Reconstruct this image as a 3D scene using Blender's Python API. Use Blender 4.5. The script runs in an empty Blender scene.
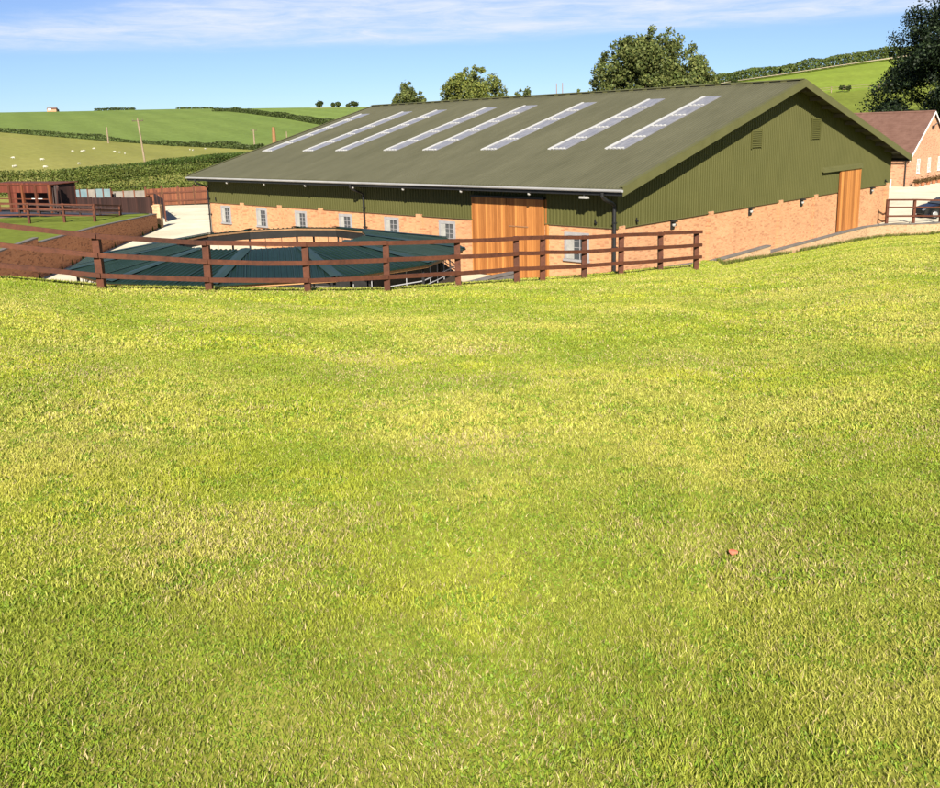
import bpy, math, random
import numpy as np
from math import sin, cos, tan, radians, pi, sqrt, atan2
from mathutils import Vector, Matrix

random.seed(7)
RNG = np.random.default_rng(7)
scene = bpy.context.scene
COL = scene.collection

# ------------------------------------------------------------------ survey: a pixel of the photo + a known distance/plane -> a point in the place
F = 905.0; CX = 470.0; CY = 330.0
PITCH = math.atan(200 / 905.0); ROLL = radians(1.65)
_f = np.array([0, cos(PITCH), -sin(PITCH)])
_r0 = np.array([1.0, 0, 0]); _u0 = np.cross(_r0, _f)
_r = _r0 * cos(ROLL) - _u0 * sin(ROLL); _u = _r0 * sin(ROLL) + _u0 * cos(ROLL)
def ray(x, y): return _f * F + _r * (x - CX) - _u * (y - CY)
def atz(x, y, z): d = ray(x, y); return d * (z / d[2])
def aty(x, y, Y): d = ray(x, y); return d * (Y / d[1])
def atplane(x, y, P0, n):
    d = ray(x, y); return d * (np.dot(P0, n) / np.dot(d, n))

# ------------------------------------------------------------------ numpy value noise
def _hash(ix, iy, seed):
    h = (ix.astype(np.int64) * 374761393 + iy.astype(np.int64) * 668265263 + seed * 974711) & 0x7fffffff
    h = ((h ^ (h >> 13)) * 1274126177) & 0x7fffffff
    h = h ^ (h >> 16)
    return (h & 0xffff) / 65535.0
def vnoise(x, y, seed=0):
    x = np.asarray(x, float); y = np.asarray(y, float)
    ix = np.floor(x); iy = np.floor(y); fx = x - ix; fy = y - iy
    fx = fx * fx * (3 - 2 * fx); fy = fy * fy * (3 - 2 * fy)
    a = _hash(ix, iy, seed); b = _hash(ix + 1, iy, seed); c = _hash(ix, iy + 1, seed); d = _hash(ix + 1, iy + 1, seed)
    return (a * (1 - fx) + b * fx) * (1 - fy) + (c * (1 - fx) + d * fx) * fy
def fbm(x, y, seed=0, n=3):
    s = 0; a = 0.5; t = 0
    for i in range(n):
        s = s + a * vnoise(x * 2 ** i, y * 2 ** i, seed + i * 17); t += a; a *= 0.5
    return s / t

# ------------------------------------------------------------------ mesh helpers
class MB:
    def __init__(s): s.v = []; s.f = []
    def add(s, vs, fs):
        o = len(s.v); s.v.extend([tuple(map(float, p)) for p in vs]); s.f.extend([tuple(i + o for i in f) for f in fs]); return s
    def box(s, a, b):
        x0, y0, z0 = [min(a[i], b[i]) for i in range(3)]; x1, y1, z1 = [max(a[i], b[i]) for i in range(3)]
        return s.add([(x0,y0,z0),(x1,y0,z0),(x1,y1,z0),(x0,y1,z0),(x0,y0,z1),(x1,y0,z1),(x1,y1,z1),(x0,y1,z1)],
                     [(0,3,2,1),(4,5,6,7),(0,1,5,4),(1,2,6,5),(2,3,7,6),(3,0,4,7)])
    def beam(s, p, q, w, h, up=(0, 0, 1), caps=True):
        """rectangular bar from p to q, w across, h along up"""
        p = Vector([float(c) for c in p]); q = Vector([float(c) for c in q]); d = (q - p).normalized(); up = Vector(up)
        side = d.cross(up)
        if side.length < 1e-4: side = d.cross(Vector((1, 0, 0)))
        side.normalize(); up2 = side.cross(d).normalized()
        vs = []
        for c in (p, q):
            for a, b in ((-1, -1), (1, -1), (1, 1), (-1, 1)):
                vs.append(c + side * (a * w / 2) + up2 * (b * h / 2))
        return s.add(vs, [(0,3,2,1),(4,5,6,7),(0,1,5,4),(1,2,6,5),(2,3,7,6),(3,0,4,7)])
    def tube(s, pts, rs, n=8, cap=True):
        pts = [Vector([float(c) for c in p]) for p in pts]
        if not hasattr(rs, '__len__'): rs = [rs] * len(pts)
        o = len(s.v); prev = None
        for i, p in enumerate(pts):
            d = (pts[min(i + 1, len(pts) - 1)] - pts[max(i - 1, 0)]).normalized()
            a = d.cross(Vector((0, 0, 1))) if abs(d.z) < 0.95 else d.cross(Vector((1, 0, 0)))
            a.normalize()
            if prev is not None and a.dot(prev) < 0: a = -a
            prev = a; b = d.cross(a)
            for k in range(n):
                t = 2 * pi * k / n; q = p + (a * cos(t) + b * sin(t)) * rs[i]; s.v.append((q.x, q.y, q.z))
        for i in range(len(pts) - 1):
            for k in range(n):
                k2 = (k + 1) % n
                s.f.append((o + i*n + k, o + i*n + k2, o + (i+1)*n + k2, o + (i+1)*n + k))
        if cap:
            s.f.append(tuple(o + k for k in range(n))[::-1]); e = o + (len(pts) - 1) * n
            s.f.append(tuple(e + k for k in range(n)))
        return s
    def prism(s, poly, off):
        """polygon (3D points) pushed by off"""
        n = len(poly); a = [tuple(map(float, p)) for p in poly]; b = [(p[0]+off[0], p[1]+off[1], p[2]+off[2]) for p in a]
        return s.add(a + b, [tuple(range(n))[::-1], tuple(range(n, 2*n))] + [(i, (i+1) % n, n + (i+1) % n, n + i) for i in range(n)])
    def build(s, name, mat, parent=None, smooth=False, fix=True):
        me = bpy.data.meshes.new(name); me.from_pydata(s.v, [], s.f); me.update()
        if fix:
            import bmesh
            bm = bmesh.new(); bm.from_mesh(me); bmesh.ops.recalc_face_normals(bm, faces=bm.faces); bm.to_mesh(me); bm.free()
        o = bpy.data.objects.new(name, me); COL.objects.link(o)
        me.materials.append(mat)
        if smooth: me.polygons.foreach_set('use_smooth', [True] * len(me.polygons))
        if parent is not None: o.parent = parent
        return o

def np_mesh(name, verts, faces, mat, parent=None, col=None, smooth=False, sizes=None):
    """faces: (n,k) int array or, with sizes, flat loops"""
    me = bpy.data.meshes.new(name)
    verts = np.ascontiguousarray(verts, np.float32)
    me.vertices.add(len(verts)); me.vertices.foreach_set('co', verts.ravel())
    if sizes is None:
        k = faces.shape[1]; loops = faces.ravel(); sizes = np.full(len(faces), k)
    else: loops = faces
    starts = np.concatenate([[0], np.cumsum(sizes)[:-1]])
    me.loops.add(len(loops)); me.loops.foreach_set('vertex_index', loops.astype(np.int32))
    me.polygons.add(len(sizes)); me.polygons.foreach_set('loop_start', starts.astype(np.int32)); me.polygons.foreach_set('loop_total', np.asarray(sizes, np.int32))
    if smooth: me.polygons.foreach_set('use_smooth', np.ones(len(sizes), bool))
    me.update(calc_edges=True); me.validate()
    if col is not None:
        at = me.color_attributes.new('Col', 'FLOAT_COLOR', 'POINT')
        c = np.ones((len(verts), 4), np.float32); c[:, :3] = col; at.data.foreach_set('color', c.ravel())
    o = bpy.data.objects.new(name, me); COL.objects.link(o); me.materials.append(mat)
    if parent is not None: o.parent = parent
    return o

def tag(o, label=None, cat=None, group=None, kind=None):
    for k, v in (('label', label), ('category', cat), ('group', group), ('kind', kind)):
        if v: o[k] = v
    return o
def thing(name, loc, label, cat, group=None, rz=0):
    o = bpy.data.objects.new(name, None); COL.objects.link(o); o.location = [float(c) for c in loc]; o.rotation_euler = (0, 0, rz)
    o.empty_display_size = 0.3
    return tag(o, label, cat, group)
def copy_tree(o, parent=None):
    c = o.copy(); COL.objects.link(c); c.parent = parent
    for ch in list(o.children): copy_tree(ch, c)
    return c

# ------------------------------------------------------------------ materials
def newmat(name):
    m = bpy.data.materials.new(name); m.use_nodes = True
    nt = m.node_tree; b = nt.nodes['Principled BSDF']; return m, nt, b
def N(nt, t, **kw):
    n = nt.nodes.new(t)
    for k, v in kw.items():
        if k in n.inputs: n.inputs[k].default_value = v
        else: setattr(n, k, v)
    return n
def lk(nt, a, b): nt.links.new(a, b)
def ramp(nt, fac, stops):
    r = nt.nodes.new('ShaderNodeValToRGB'); e = r.color_ramp.elements
    e[0].position = stops[0][0]; e[0].color = (*stops[0][1], 1); e[1].position = stops[-1][0]; e[1].color = (*stops[-1][1], 1)
    for p, c in stops[1:-1]:
        q = e.new(p); q.color = (*c, 1)
    lk(nt, fac, r.inputs['Fac']); return r.outputs['Color']
def noise_fac(nt, vec, scale, detail=4, rough=0.55, dist=0.0):
    n = N(nt, 'ShaderNodeTexNoise', Scale=scale, Detail=detail, Roughness=rough, Distortion=dist); lk(nt, vec, n.inputs['Vector']); return n.outputs['Fac']
def mixc(nt, fac, a, b, mode='MIX'):
    m = nt.nodes.new('ShaderNodeMix'); m.data_type = 'RGBA'; m.blend_type = mode
    for sock, v in ((m.inputs[0], fac), (m.inputs[6], a), (m.inputs[7], b)):
        if isinstance(v, (int, float)): sock.default_value = v
        elif isinstance(v, tuple): sock.default_value = (*v, 1)
        else: lk(nt, v, sock)
    return m.outputs[2]
def math_(nt, op, a, b=None, c=None):
    m = nt.nodes.new('ShaderNodeMath'); m.operation = op
    for i, v in enumerate((a, b, c)):
        if v is None: continue
        if isinstance(v, (int, float)): m.inputs[i].default_value = v
        else: lk(nt, v, m.inputs[i])
    return m.outputs[0]
def objco(nt): return nt.nodes.new('ShaderNodeTexCoord').outputs['Object']
def scaled(nt, vec, s):
    m = nt.nodes.new('ShaderNodeMapping'); m.inputs['Scale'].default_value = s; lk(nt, vec, m.inputs['Vector']); return m.outputs[0]
def bump(nt, b, h, strength=0.3, dist=0.02):
    n = N(nt, 'ShaderNodeBump', Strength=strength, Distance=dist); lk(nt, h, n.inputs['Height']); lk(nt, n.outputs[0], b.inputs['Normal'])

def weathered(name, c1, c2, scale=3, rough=0.7, spec=0.3, metallic=0.0, stretch=(1, 1, 1), fine=40, bstr=0.15):
    m, nt, b = newmat(name); co = scaled(nt, objco(nt), stretch)
    f1 = noise_fac(nt, co, scale, 5, 0.6); f2 = noise_fac(nt, co, fine, 3, 0.6)
    c = ramp(nt, f1, [(0.3, c1), (0.7, c2)])
    c = mixc(nt, 0.35, c, ramp(nt, f2, [(0.3, (0.35,) * 3), (0.7, (0.65,) * 3)]), 'OVERLAY')
    lk(nt, c, b.inputs['Base Color']); b.inputs['Roughness'].default_value = rough
    b.inputs['Specular IOR Level'].default_value = spec; b.inputs['Metallic'].default_value = metallic
    bump(nt, b, f2, bstr); return m

def brick(name, c1, c2, mortar, dark=(0.2, 0.07, 0.04)):
    m, nt, b = newmat(name); co = objco(nt)
    s = nt.nodes.new('ShaderNodeSeparateXYZ'); lk(nt, co, s.inputs[0])
    cmb = nt.nodes.new('ShaderNodeCombineXYZ'); lk(nt, math_(nt, 'ADD', s.outputs[0], s.outputs[1]), cmb.inputs[0]); lk(nt, s.outputs[2], cmb.inputs[1])
    t = nt.nodes.new('ShaderNodeTexBrick'); lk(nt, cmb.outputs[0], t.inputs['Vector'])
    t.inputs['Scale'].default_value = 1; t.inputs['Brick Width'].default_value = 0.225; t.inputs['Row Height'].default_value = 0.075
    t.inputs['Mortar Size'].default_value = 0.006; t.inputs['Mortar Smooth'].default_value = 0.2; t.inputs['Bias'].default_value = -0.1
    t.inputs['Color1'].default_value = (*c1, 1); t.inputs['Color2'].default_value = (*c2, 1); t.inputs['Mortar'].default_value = (*mortar, 1)
    # odd burnt bricks
    fl = nt.nodes.new('ShaderNodeVectorMath'); fl.operation = 'FLOOR'; lk(nt, scaled(nt, cmb.outputs[0], (1/0.225, 1/0.075, 1)), fl.inputs[0])
    wn = nt.nodes.new('ShaderNodeTexWhiteNoise'); lk(nt, fl.outputs[0], wn.inputs['Vector'])
    odd = ramp(nt, wn.outputs['Value'], [(0.80, (0, 0, 0)), (0.92, (0.55,) * 3)])
    c = mixc(nt, odd, t.outputs['Color'], dark)
    big = noise_fac(nt, co, 0.35, 5, 0.6)
    c = mixc(nt, 0.5, c, ramp(nt, big, [(0.3, (0.38,) * 3), (0.7, (0.62,) * 3)]), 'OVERLAY')
    lk(nt, c, b.inputs['Base Color']); b.inputs['Roughness'].default_value = 0.85; b.inputs['Specular IOR Level'].default_value = 0.2
    bump(nt, b, math_(nt, 'SUBTRACT', 1.0, t.outputs['Fac']), 0.5, 0.01); return m

def boards(name, c1, c2, width=0.14, axis='sum', rough=0.6, streak=1.0):
    """stained timber with per-board tone and grain running down the board (object z)"""
    m, nt, b = newmat(name); co = objco(nt)
    s = nt.nodes.new('ShaderNodeSeparateXYZ'); lk(nt, co, s.inputs[0])
    u = math_(nt, 'ADD', s.outputs[0], s.outputs[1])
    idx = math_(nt, 'FLOOR', math_(nt, 'DIVIDE', u, width))
    wn = nt.nodes.new('ShaderNodeTexWhiteNoise'); wn.noise_dimensions = '1D'; lk(nt, idx, wn.inputs['W'])
    g = noise_fac(nt, scaled(nt, co, (22, 22, 1.2)), streak, 5, 0.6)
    f = math_(nt, 'ADD', math_(nt, 'MULTIPLY', wn.outputs['Value'], 0.55), math_(nt, 'MULTIPLY', g, 0.5))
    c = ramp(nt, f, [(0.2, c1), (0.85, c2)])
    fr = math_(nt, 'FRACT', math_(nt, 'DIVIDE', u, width))
    gap = ramp(nt, math_(nt, 'ABSOLUTE', math_(nt, 'SUBTRACT', fr, 0.5)), [(0.455, (0, 0, 0)), (0.49, (0.8,) * 3)])
    c = mixc(nt, gap, c, tuple(x * 0.35 for x in c1))
    lk(nt, c, b.inputs['Base Color']); b.inputs['Roughness'].default_value = rough; b.inputs['Specular IOR Level'].default_value = 0.25
    return m

def timber(name, c1, c2, grain=(3, 3, 3), rough=0.7):
    m, nt, b = newmat(name); co = objco(nt)
    f = noise_fac(nt, scaled(nt, co, grain), 4, 6, 0.65, 0.4); f2 = noise_fac(nt, co, 1.1, 3)
    r = nt.nodes.new('ShaderNodeObjectInfo')
    c = ramp(nt, math_(nt, 'ADD', math_(nt, 'MULTIPLY', f, 0.6), math_(nt, 'MULTIPLY', f2, 0.4)), [(0.3, c1), (0.7, c2)])
    c = mixc(nt, 0.5, c, ramp(nt, r.outputs['Random'], [(0.0, (0.40,) * 3), (1.0, (0.60,) * 3)]), 'OVERLAY')
    lk(nt, c, b.inputs['Base Color']); b.inputs['Roughness'].default_value = rough; b.inputs['Specular IOR Level'].default_value = 0.25
    bump(nt, b, f, 0.4, 0.01); return m

def attr_mat(name, rough=0.8, trans=0.0, noise_amt=0.0, nscale=2.0, spec=0.2, gain=1.0):
    m, nt, b = newmat(name)
    a = nt.nodes.new('ShaderNodeVertexColor'); a.layer_name = 'Col'; c = a.outputs['Color']
    if noise_amt:
        f = noise_fac(nt, objco(nt), nscale, 6, 0.65)
        c = mixc(nt, noise_amt, c, ramp(nt, f, [(0.3, (0.3,) * 3), (0.7, (0.7,) * 3)]), 'OVERLAY')
    lk(nt, c, b.inputs['Base Color']); b.inputs['Roughness'].default_value = rough; b.inputs['Specular IOR Level'].default_value = spec
    if trans:
        t = nt.nodes.new('ShaderNodeBsdfTranslucent'); lk(nt, c, t.inputs['Color'])
        mx = nt.nodes.new('ShaderNodeMixShader'); mx.inputs[0].default_value = trans
        lk(nt, b.outputs[0], mx.inputs[1]); lk(nt, t.outputs[0], mx.inputs[2])
        lk(nt, mx.outputs[0], nt.nodes['Material Output'].inputs['Surface'])
    return m

M = {}
M['brick'] = brick('buff_orange_brick', (0.60, 0.305, 0.150), (0.51, 0.235, 0.112), (0.47, 0.34, 0.22), (0.33, 0.135, 0.07))
M['brick_red'] = brick('red_brown_brick', (0.60, 0.26, 0.125), (0.48, 0.19, 0.085), (0.48, 0.31, 0.20), (0.12, 0.045, 0.03))
M['brick_house'] = brick('house_brick', (0.60, 0.31, 0.18), (0.50, 0.235, 0.13), (0.48, 0.36, 0.26), (0.24, 0.09, 0.05))
M['brick_low'] = brick('pale_buff_brick', (0.60, 0.38, 0.21), (0.50, 0.29, 0.15), (0.50, 0.42, 0.30), (0.32, 0.17, 0.09))
M['clad'] = weathered('olive_cladding', (0.076, 0.076, 0.024), (0.090, 0.088, 0.029), 0.5, 0.5, 0.35, bstr=0.02)
M['trim'] = weathered('olive_trim', (0.098, 0.097, 0.038), (0.12, 0.118, 0.048), 1, 0.5, 0.35, bstr=0.02)
def roof_mat():
    m, nt, b = newmat('weathered_olive_roof'); co = objco(nt)
    f1 = noise_fac(nt, scaled(nt, co, (0.10, 0.55, 0.5)), 1.0, 6, 0.6); f2 = noise_fac(nt, scaled(nt, co, (0.4, 3.5, 0.4)), 2.0, 5, 0.65)
    f = math_(nt, 'ADD', math_(nt, 'MULTIPLY', f1, 0.6), math_(nt, 'MULTIPLY', f2, 0.4))
    c = ramp(nt, f, [(0.32, (0.076, 0.075, 0.045)), (0.68, (0.114, 0.111, 0.070))])
    # lap lines of the sheets every 2.9 m up the slope
    s = nt.nodes.new('ShaderNodeSeparateXYZ'); lk(nt, co, s.inputs[0])
    fr = math_(nt, 'FRACT', math_(nt, 'DIVIDE', s.outputs[0], 3.4))
    lap = ramp(nt, fr, [(0.0, (0.45,) * 3), (0.012, (0, 0, 0))])
    c = mixc(nt, lap, c, (0.07, 0.065, 0.04))
    lk(nt, c, b.inputs['Base Color']); b.inputs['Roughness'].default_value = 0.55; b.inputs['Specular IOR Level'].default_value = 0.35
    bump(nt, b, noise_fac(nt, co, 30, 3), 0.1, 0.01); return m
M['roof'] = roof_mat()
M['cedar'] = boards('cedar_boards', (0.22, 0.072, 0.017), (0.62, 0.26, 0.072), 0.15)
M['fence'] = timber('red_brown_fence_timber', (0.042, 0.015, 0.009), (0.135, 0.043, 0.020), (2.5, 2.5, 2.5))
M['fence_far'] = timber('dark_red_timber', (0.07, 0.022, 0.012), (0.14, 0.045, 0.022), (1, 1, 1))
M['orange_boards'] = boards('orange_fence_boards', (0.11, 0.034, 0.015), (0.22, 0.072, 0.030), 0.2)
M['shed_boards'] = boards('maroon_shed_boards', (0.09, 0.022, 0.014), (0.20, 0.055, 0.032), 0.3)
M['dark_boards'] = boards('dark_kick_boards', (0.022, 0.012, 0.010), (0.06, 0.028, 0.022), 0.25)
M['coping'] = weathered('grey_coping', (0.13, 0.115, 0.11), (0.20, 0.18, 0.165), 3, 0.85)
M['concrete'] = weathered('pale_concrete', (0.58, 0.51, 0.38), (0.78, 0.71, 0.55), 0.35, 0.9, 0.15, fine=6, bstr=0.05)
M['black'] = weathered('black_plastic', (0.012, 0.012, 0.013), (0.02, 0.02, 0.022), 3, 0.45)
M['gutter'] = weathered('grey_gutter', (0.36, 0.36, 0.37), (0.46, 0.46, 0.47), 1, 0.45, 0.4)
M['white'] = weathered('white_paint', (0.70, 0.70, 0.68), (0.80, 0.80, 0.78), 3, 0.5, bstr=0.02)
M['casement'] = weathered('grey_white_casement', (0.30, 0.29, 0.27), (0.42, 0.41, 0.38), 3, 0.6)
M['greyframe'] = weathered('grey_surround', (0.27, 0.26, 0.265), (0.34, 0.33, 0.335), 3, 0.8)
M['strip'] = weathered('rooflight_fixings', (0.42, 0.42, 0.42), (0.52, 0.52, 0.51), 3, 0.6)
M['dark'] = weathered('dark_interior', (0.012, 0.011, 0.010), (0.02, 0.018, 0.016), 3, 0.8)  # near black; on the walker it stands in for shade under the roof
M['galv'] = weathered('galvanised_purlin', (0.12, 0.10, 0.08), (0.17, 0.145, 0.12), 3, 0.6)
M['walker'] = weathered('dark_green_sheet', (0.007, 0.019, 0.013), (0.014, 0.031, 0.025), 0.9, 0.4, 0.2, bstr=0.02)
M['flash'] = weathered('blue_green_flashing', (0.020, 0.040, 0.038), (0.030, 0.054, 0.053), 0.8, 0.45, 0.2, bstr=0.02)
M['inbeam'] = timber('weathered_beam', (0.20, 0.11, 0.05), (0.34, 0.20, 0.10))
M['beam'] = timber('pale_beam_timber', (0.42, 0.21, 0.08), (0.60, 0.34, 0.15))
M['panelblue'] = weathered('blue_grey_panels', (0.10, 0.17, 0.20), (0.20, 0.26, 0.26), 0.9, 0.6)
M['panelgrey'] = weathered('grey_brown_panels', (0.16, 0.14, 0.12), (0.28, 0.25, 0.21), 0.9, 0.7)
M['soil'] = weathered('sandy_soil', (0.42, 0.24, 0.13), (0.52, 0.32, 0.18), 1, 0.95)
M['arena'] = weathered('dark_arena_surface', (0.030, 0.035, 0.055), (0.05, 0.055, 0.08), 1, 0.9)
M['bark'] = weathered('bark', (0.06, 0.045, 0.03), (0.12, 0.09, 0.06), 3, 0.9)
M['pole'] = weathered('pole_timber', (0.22, 0.16, 0.10), (0.33, 0.26, 0.18), 3, 0.9)
M['rust'] = weathered('rusty_brown', (0.24, 0.11, 0.05), (0.33, 0.17, 0.08), 3, 0.9)
M['tile'] = weathered('red_brown_tiles', (0.135, 0.070, 0.052), (0.19, 0.105, 0.080), 1.5, 0.8, 0.2, fine=14)
M['track'] = weathered('pale_track', (0.50, 0.42, 0.26), (0.6, 0.5, 0.33), 0.1, 0.95)
M['carpaint'] = weathered('black_car_paint', (0.008, 0.009, 0.011), (0.011, 0.012, 0.014), 1, 0.2, 0.6, bstr=0.0)
M['rubber'] = weathered('tyre_rubber', (0.015, 0.015, 0.015), (0.02, 0.02, 0.02), 3, 0.8)
M['alloy'] = weathered('alloy', (0.5, 0.5, 0.5), (0.6, 0.6, 0.6), 3, 0.3, 0.5, 0.6, bstr=0.0)
M['wool'] = weathered('sheep_wool', (0.45, 0.43, 0.36), (0.55, 0.53, 0.45), 5, 0.95)
M['pink'] = weathered('reddish_leaf', (0.36, 0.09, 0.05), (0.50, 0.16, 0.09), 40, 0.6)
M['terracotta'] = weathered('terracotta', (0.36, 0.13, 0.06), (0.42, 0.17, 0.08), 5, 0.8)
def glass_mat():
    m, nt, b = newmat('dark_glass'); b.inputs['Base Color'].default_value = (0.05, 0.055, 0.06, 1); b.inputs['Roughness'].default_value = 0.12; b.inputs['Specular IOR Level'].default_value = 0.6; return m
M['glass'] = glass_mat()
def sky_mat():
    m, nt, b = newmat('translucent_rooflight'); co = objco(nt); f = noise_fac(nt, scaled(nt, co, (0.5, 2, 1)), 3, 4)
    lk(nt, ramp(nt, f, [(0.3, (0.19, 0.19, 0.21)), (0.7, (0.31, 0.305, 0.315))]), b.inputs['Base Color']); b.inputs['Roughness'].default_value = 0.3; return m
M['rooflight'] = sky_mat()
M['leaf'] = attr_mat('leaves', 0.6, 0.25)
M['leafdark'] = attr_mat('dark_leaves', 0.6, 0.08)
M['grass'] = attr_mat('grass_blades', 0.55, 0.30, spec=0.25)
M['ground'] = attr_mat('turf_and_fields', 0.95, 0, 0.35, 1.3, 0.05)

def tone_down(m, k):
    nt = m.node_tree
    for n in list(nt.nodes):
        for sock in ('Base Color', 'Color'):
            if n.type in ('BSDF_PRINCIPLED', 'BSDF_TRANSLUCENT') and sock in n.inputs and n.inputs[sock].is_linked:
                src = n.inputs[sock].links[0].from_socket; lk(nt, mixc(nt, 1.0, src, (k, k, k), 'MULTIPLY'), n.inputs[sock])
for m_ in M.values(): tone_down(m_, 0.76)
for k_ in ('clad', 'trim', 'roof'): M[k_].node_tree.nodes['Principled BSDF'].inputs['Specular IOR Level'].default_value = 0.12

# ------------------------------------------------------------------ the lie of the land
ZY = -7.2                                       # yard level
BC = aty(617, 227.5, 40.0)                      # barn near corner (foot of the cladding)
AZ = radians(45.5)
L = np.array([-sin(AZ), cos(AZ), 0]); G = np.array([cos(AZ), sin(AZ), 0])
BO = np.array([BC[0], BC[1], 0.0])
def bw(g, l, z): return BO + G * g + L * l + np.array([0, 0, z])    # barn axes -> world

_tc = np.array([-1.2, -.51, -.40, -.29, -.18, -.09, -.014, .05, .124, .207, .246, .285, .36, .42, .46, .51, .7, 1.2])
_dc = np.array([14, 16, 16.5, 17.2, 18., 18.8, 19.8, 20.8, 22.2, 23.9, 25.0, 45, 50, 55, 58, 62, 70, 70])
_gc = np.array([.035, .046, .063, .072, .081, .087, .0875, .089, .0915, .0905, .0915, .1175, .1115, .1045, .1005, .1015, .09, .06])
_td = np.array([-1.2, -.51, -.315, -.163, 0, .141, .279, .45, .58, 1.2])
_rows = [(100, np.full(10, None)),]
D_ = np.array([100, 125, 160, 330, 800, 1500, 4500.])
PX = {125: [-50, -50, -50, -50, -50, -48, -45, -40, -38, -38],
      160: [-25, -25, -30, -34, -34, -25, -10, 4, 8, 8],
      330: [14, 10, -8, -8, 0, 18, 38, 58, 68, 80],
      800: [27, 28.5, 27.8, 25.5, 23, 24, 30, 45, 55, 60],
      1500: [6, 8, 8, 6, 6, 10, 14, 20, 25, 30],
      4500: [-2, -2, -2, -2, -2, -2, 0, 0, 0, 0]}
ZT = np.zeros((7, 10)); ZT[0] = ZY - 0.15
for i, d in enumerate(D_[1:]): ZT[i + 1] = np.array(PX[int(d)]) * d / 921.0
def bg(t, y):
    t = np.clip(t, -1.2, 1.2)
    cols = np.array([np.interp(t, _td, ZT[i]) for i in range(7)])      # 7 x n
    ly = np.interp(y, D_, np.arange(7.0)); i = np.clip(np.floor(ly).astype(int), 0, 5); n = np.arange(len(y))
    y0 = D_[i]; y1 = D_[i + 1]; s = np.clip((y - y0) / (y1 - y0), 0, 1)
    im = np.clip(i - 1, 0, 6); ip = np.clip(i + 2, 0, 6)
    p0, p1, p2, p3 = cols[im, n], cols[i, n], cols[i + 1, n], cols[ip, n]
    m1 = (p2 - p0) / (D_[i + 1] - D_[im]) * (y1 - y0); m2 = (p3 - p1) / (D_[ip] - D_[i]) * (y1 - y0)
    m1 = np.where(i == 0, 0, m1)
    s2, s3 = s * s, s ** 3
    return (2*s3 - 3*s2 + 1) * p1 + (s3 - 2*s2 + s) * m1 + (-2*s3 + 3*s2) * p2 + (s3 - s2) * m2
WP0 = np.array([-25.5, 75.1]); WP1 = np.array([-23.2, 47.8])           # terrace retaining wall, foot line
def wallx(y): return WP1[0] + (WP0[0] - WP1[0]) * (y - WP1[1]) / (WP0[1] - WP1[1])
def ground(x, y):
    x = np.atleast_1d(np.asarray(x, float)); y = np.atleast_1d(np.asarray(y, float))
    ys = np.maximum(y, 0.8); t = np.clip(x / ys, -1.2, 1.2)
    dc = np.interp(t, _tc, _dc); gc = np.interp(t, _tc, _gc)
    yy = np.maximum(y, 0)
    q = np.clip(yy / dc, 0, 1)
    lawn = -1.62 - np.minimum(yy, dc) * gc * (0.62 + 0.38 * q * q * (3 - 2 * q))
    lawn = lawn + 0.05 * (fbm(x * 0.35, y * 0.35, 5, 2) - 0.5) * np.clip(yy / 6, 0, 1) * np.clip((dc - yy) / 6 + .3, .3, 1)
    over = np.maximum(y - dc, 0)
    bank = lawn - np.where(over < 1.5, over * over * 0.17, 0.3825 + (over - 1.5) * 0.52)
    low = np.where(y < 100, ZY - 0.15, bg(t, np.maximum(y, 100)))
    terr = -6.18 + 0.01 * (y - 60)
    inter = (x < wallx(y) - 0.12) & (y > 24) & (y < 76)
    low = np.where(inter, terr, low)
    # the lawn runs down to the low wall on the gable side
    z = np.where(y <= dc, lawn, np.maximum(bank, low))
    return z
def raygnd(px, py, lo=60, hi=1500):
    d = ray(px, py); d = d / d[1]
    Y = np.geomspace(lo, hi, 3000); z = ground(d[0] * Y, Y); below = d[2] * Y < z
    k = np.argmax(below) if below.any() else len(Y) - 1
    Yk = Y[k]; return np.array([d[0] * Yk, Yk, float(z[k])])
def skyp(px, lo=60, hi=1500):
    """highest visible ground point in the picture column px (returns its py)"""
    best = None
    Y = np.geomspace(lo, hi, 600)
    d = ray(px, 120); z = ground(d[0] / d[1] * Y, Y); k = np.argmax(z / Y); return np.array([d[0] / d[1] * Y[k], Y[k], z[k]])

# hedge lines on the hill side, surveyed from the photo
h3 = [(-30, 129.5), (0, 132.5), (48, 136.5), (92, 140), (119, 142.3), (144, 144), (180, 146), (222, 148), (262, 150)]
H3 = [raygnd(x, y) for x, y in h3]
h4 = [(213, 111.5), (230, 111.6), (249, 113.5), (262, 115), (290, 118.8), (318, 123.5), (335, 126)]
H4 = [raygnd(x, y) for x, y in h4]
trk = [(700, 89.5), (727, 84), (780, 76.5), (835, 68), (888, 60.5), (940, 53), (1010, 43)]
TR = [raygnd(x, y) for x, y in trk]
fl = [(800, 96), (831, 93), (879, 89.5), (940, 85), (1010, 80)]
FL = [raygnd(x, y) for x, y in fl]

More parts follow.
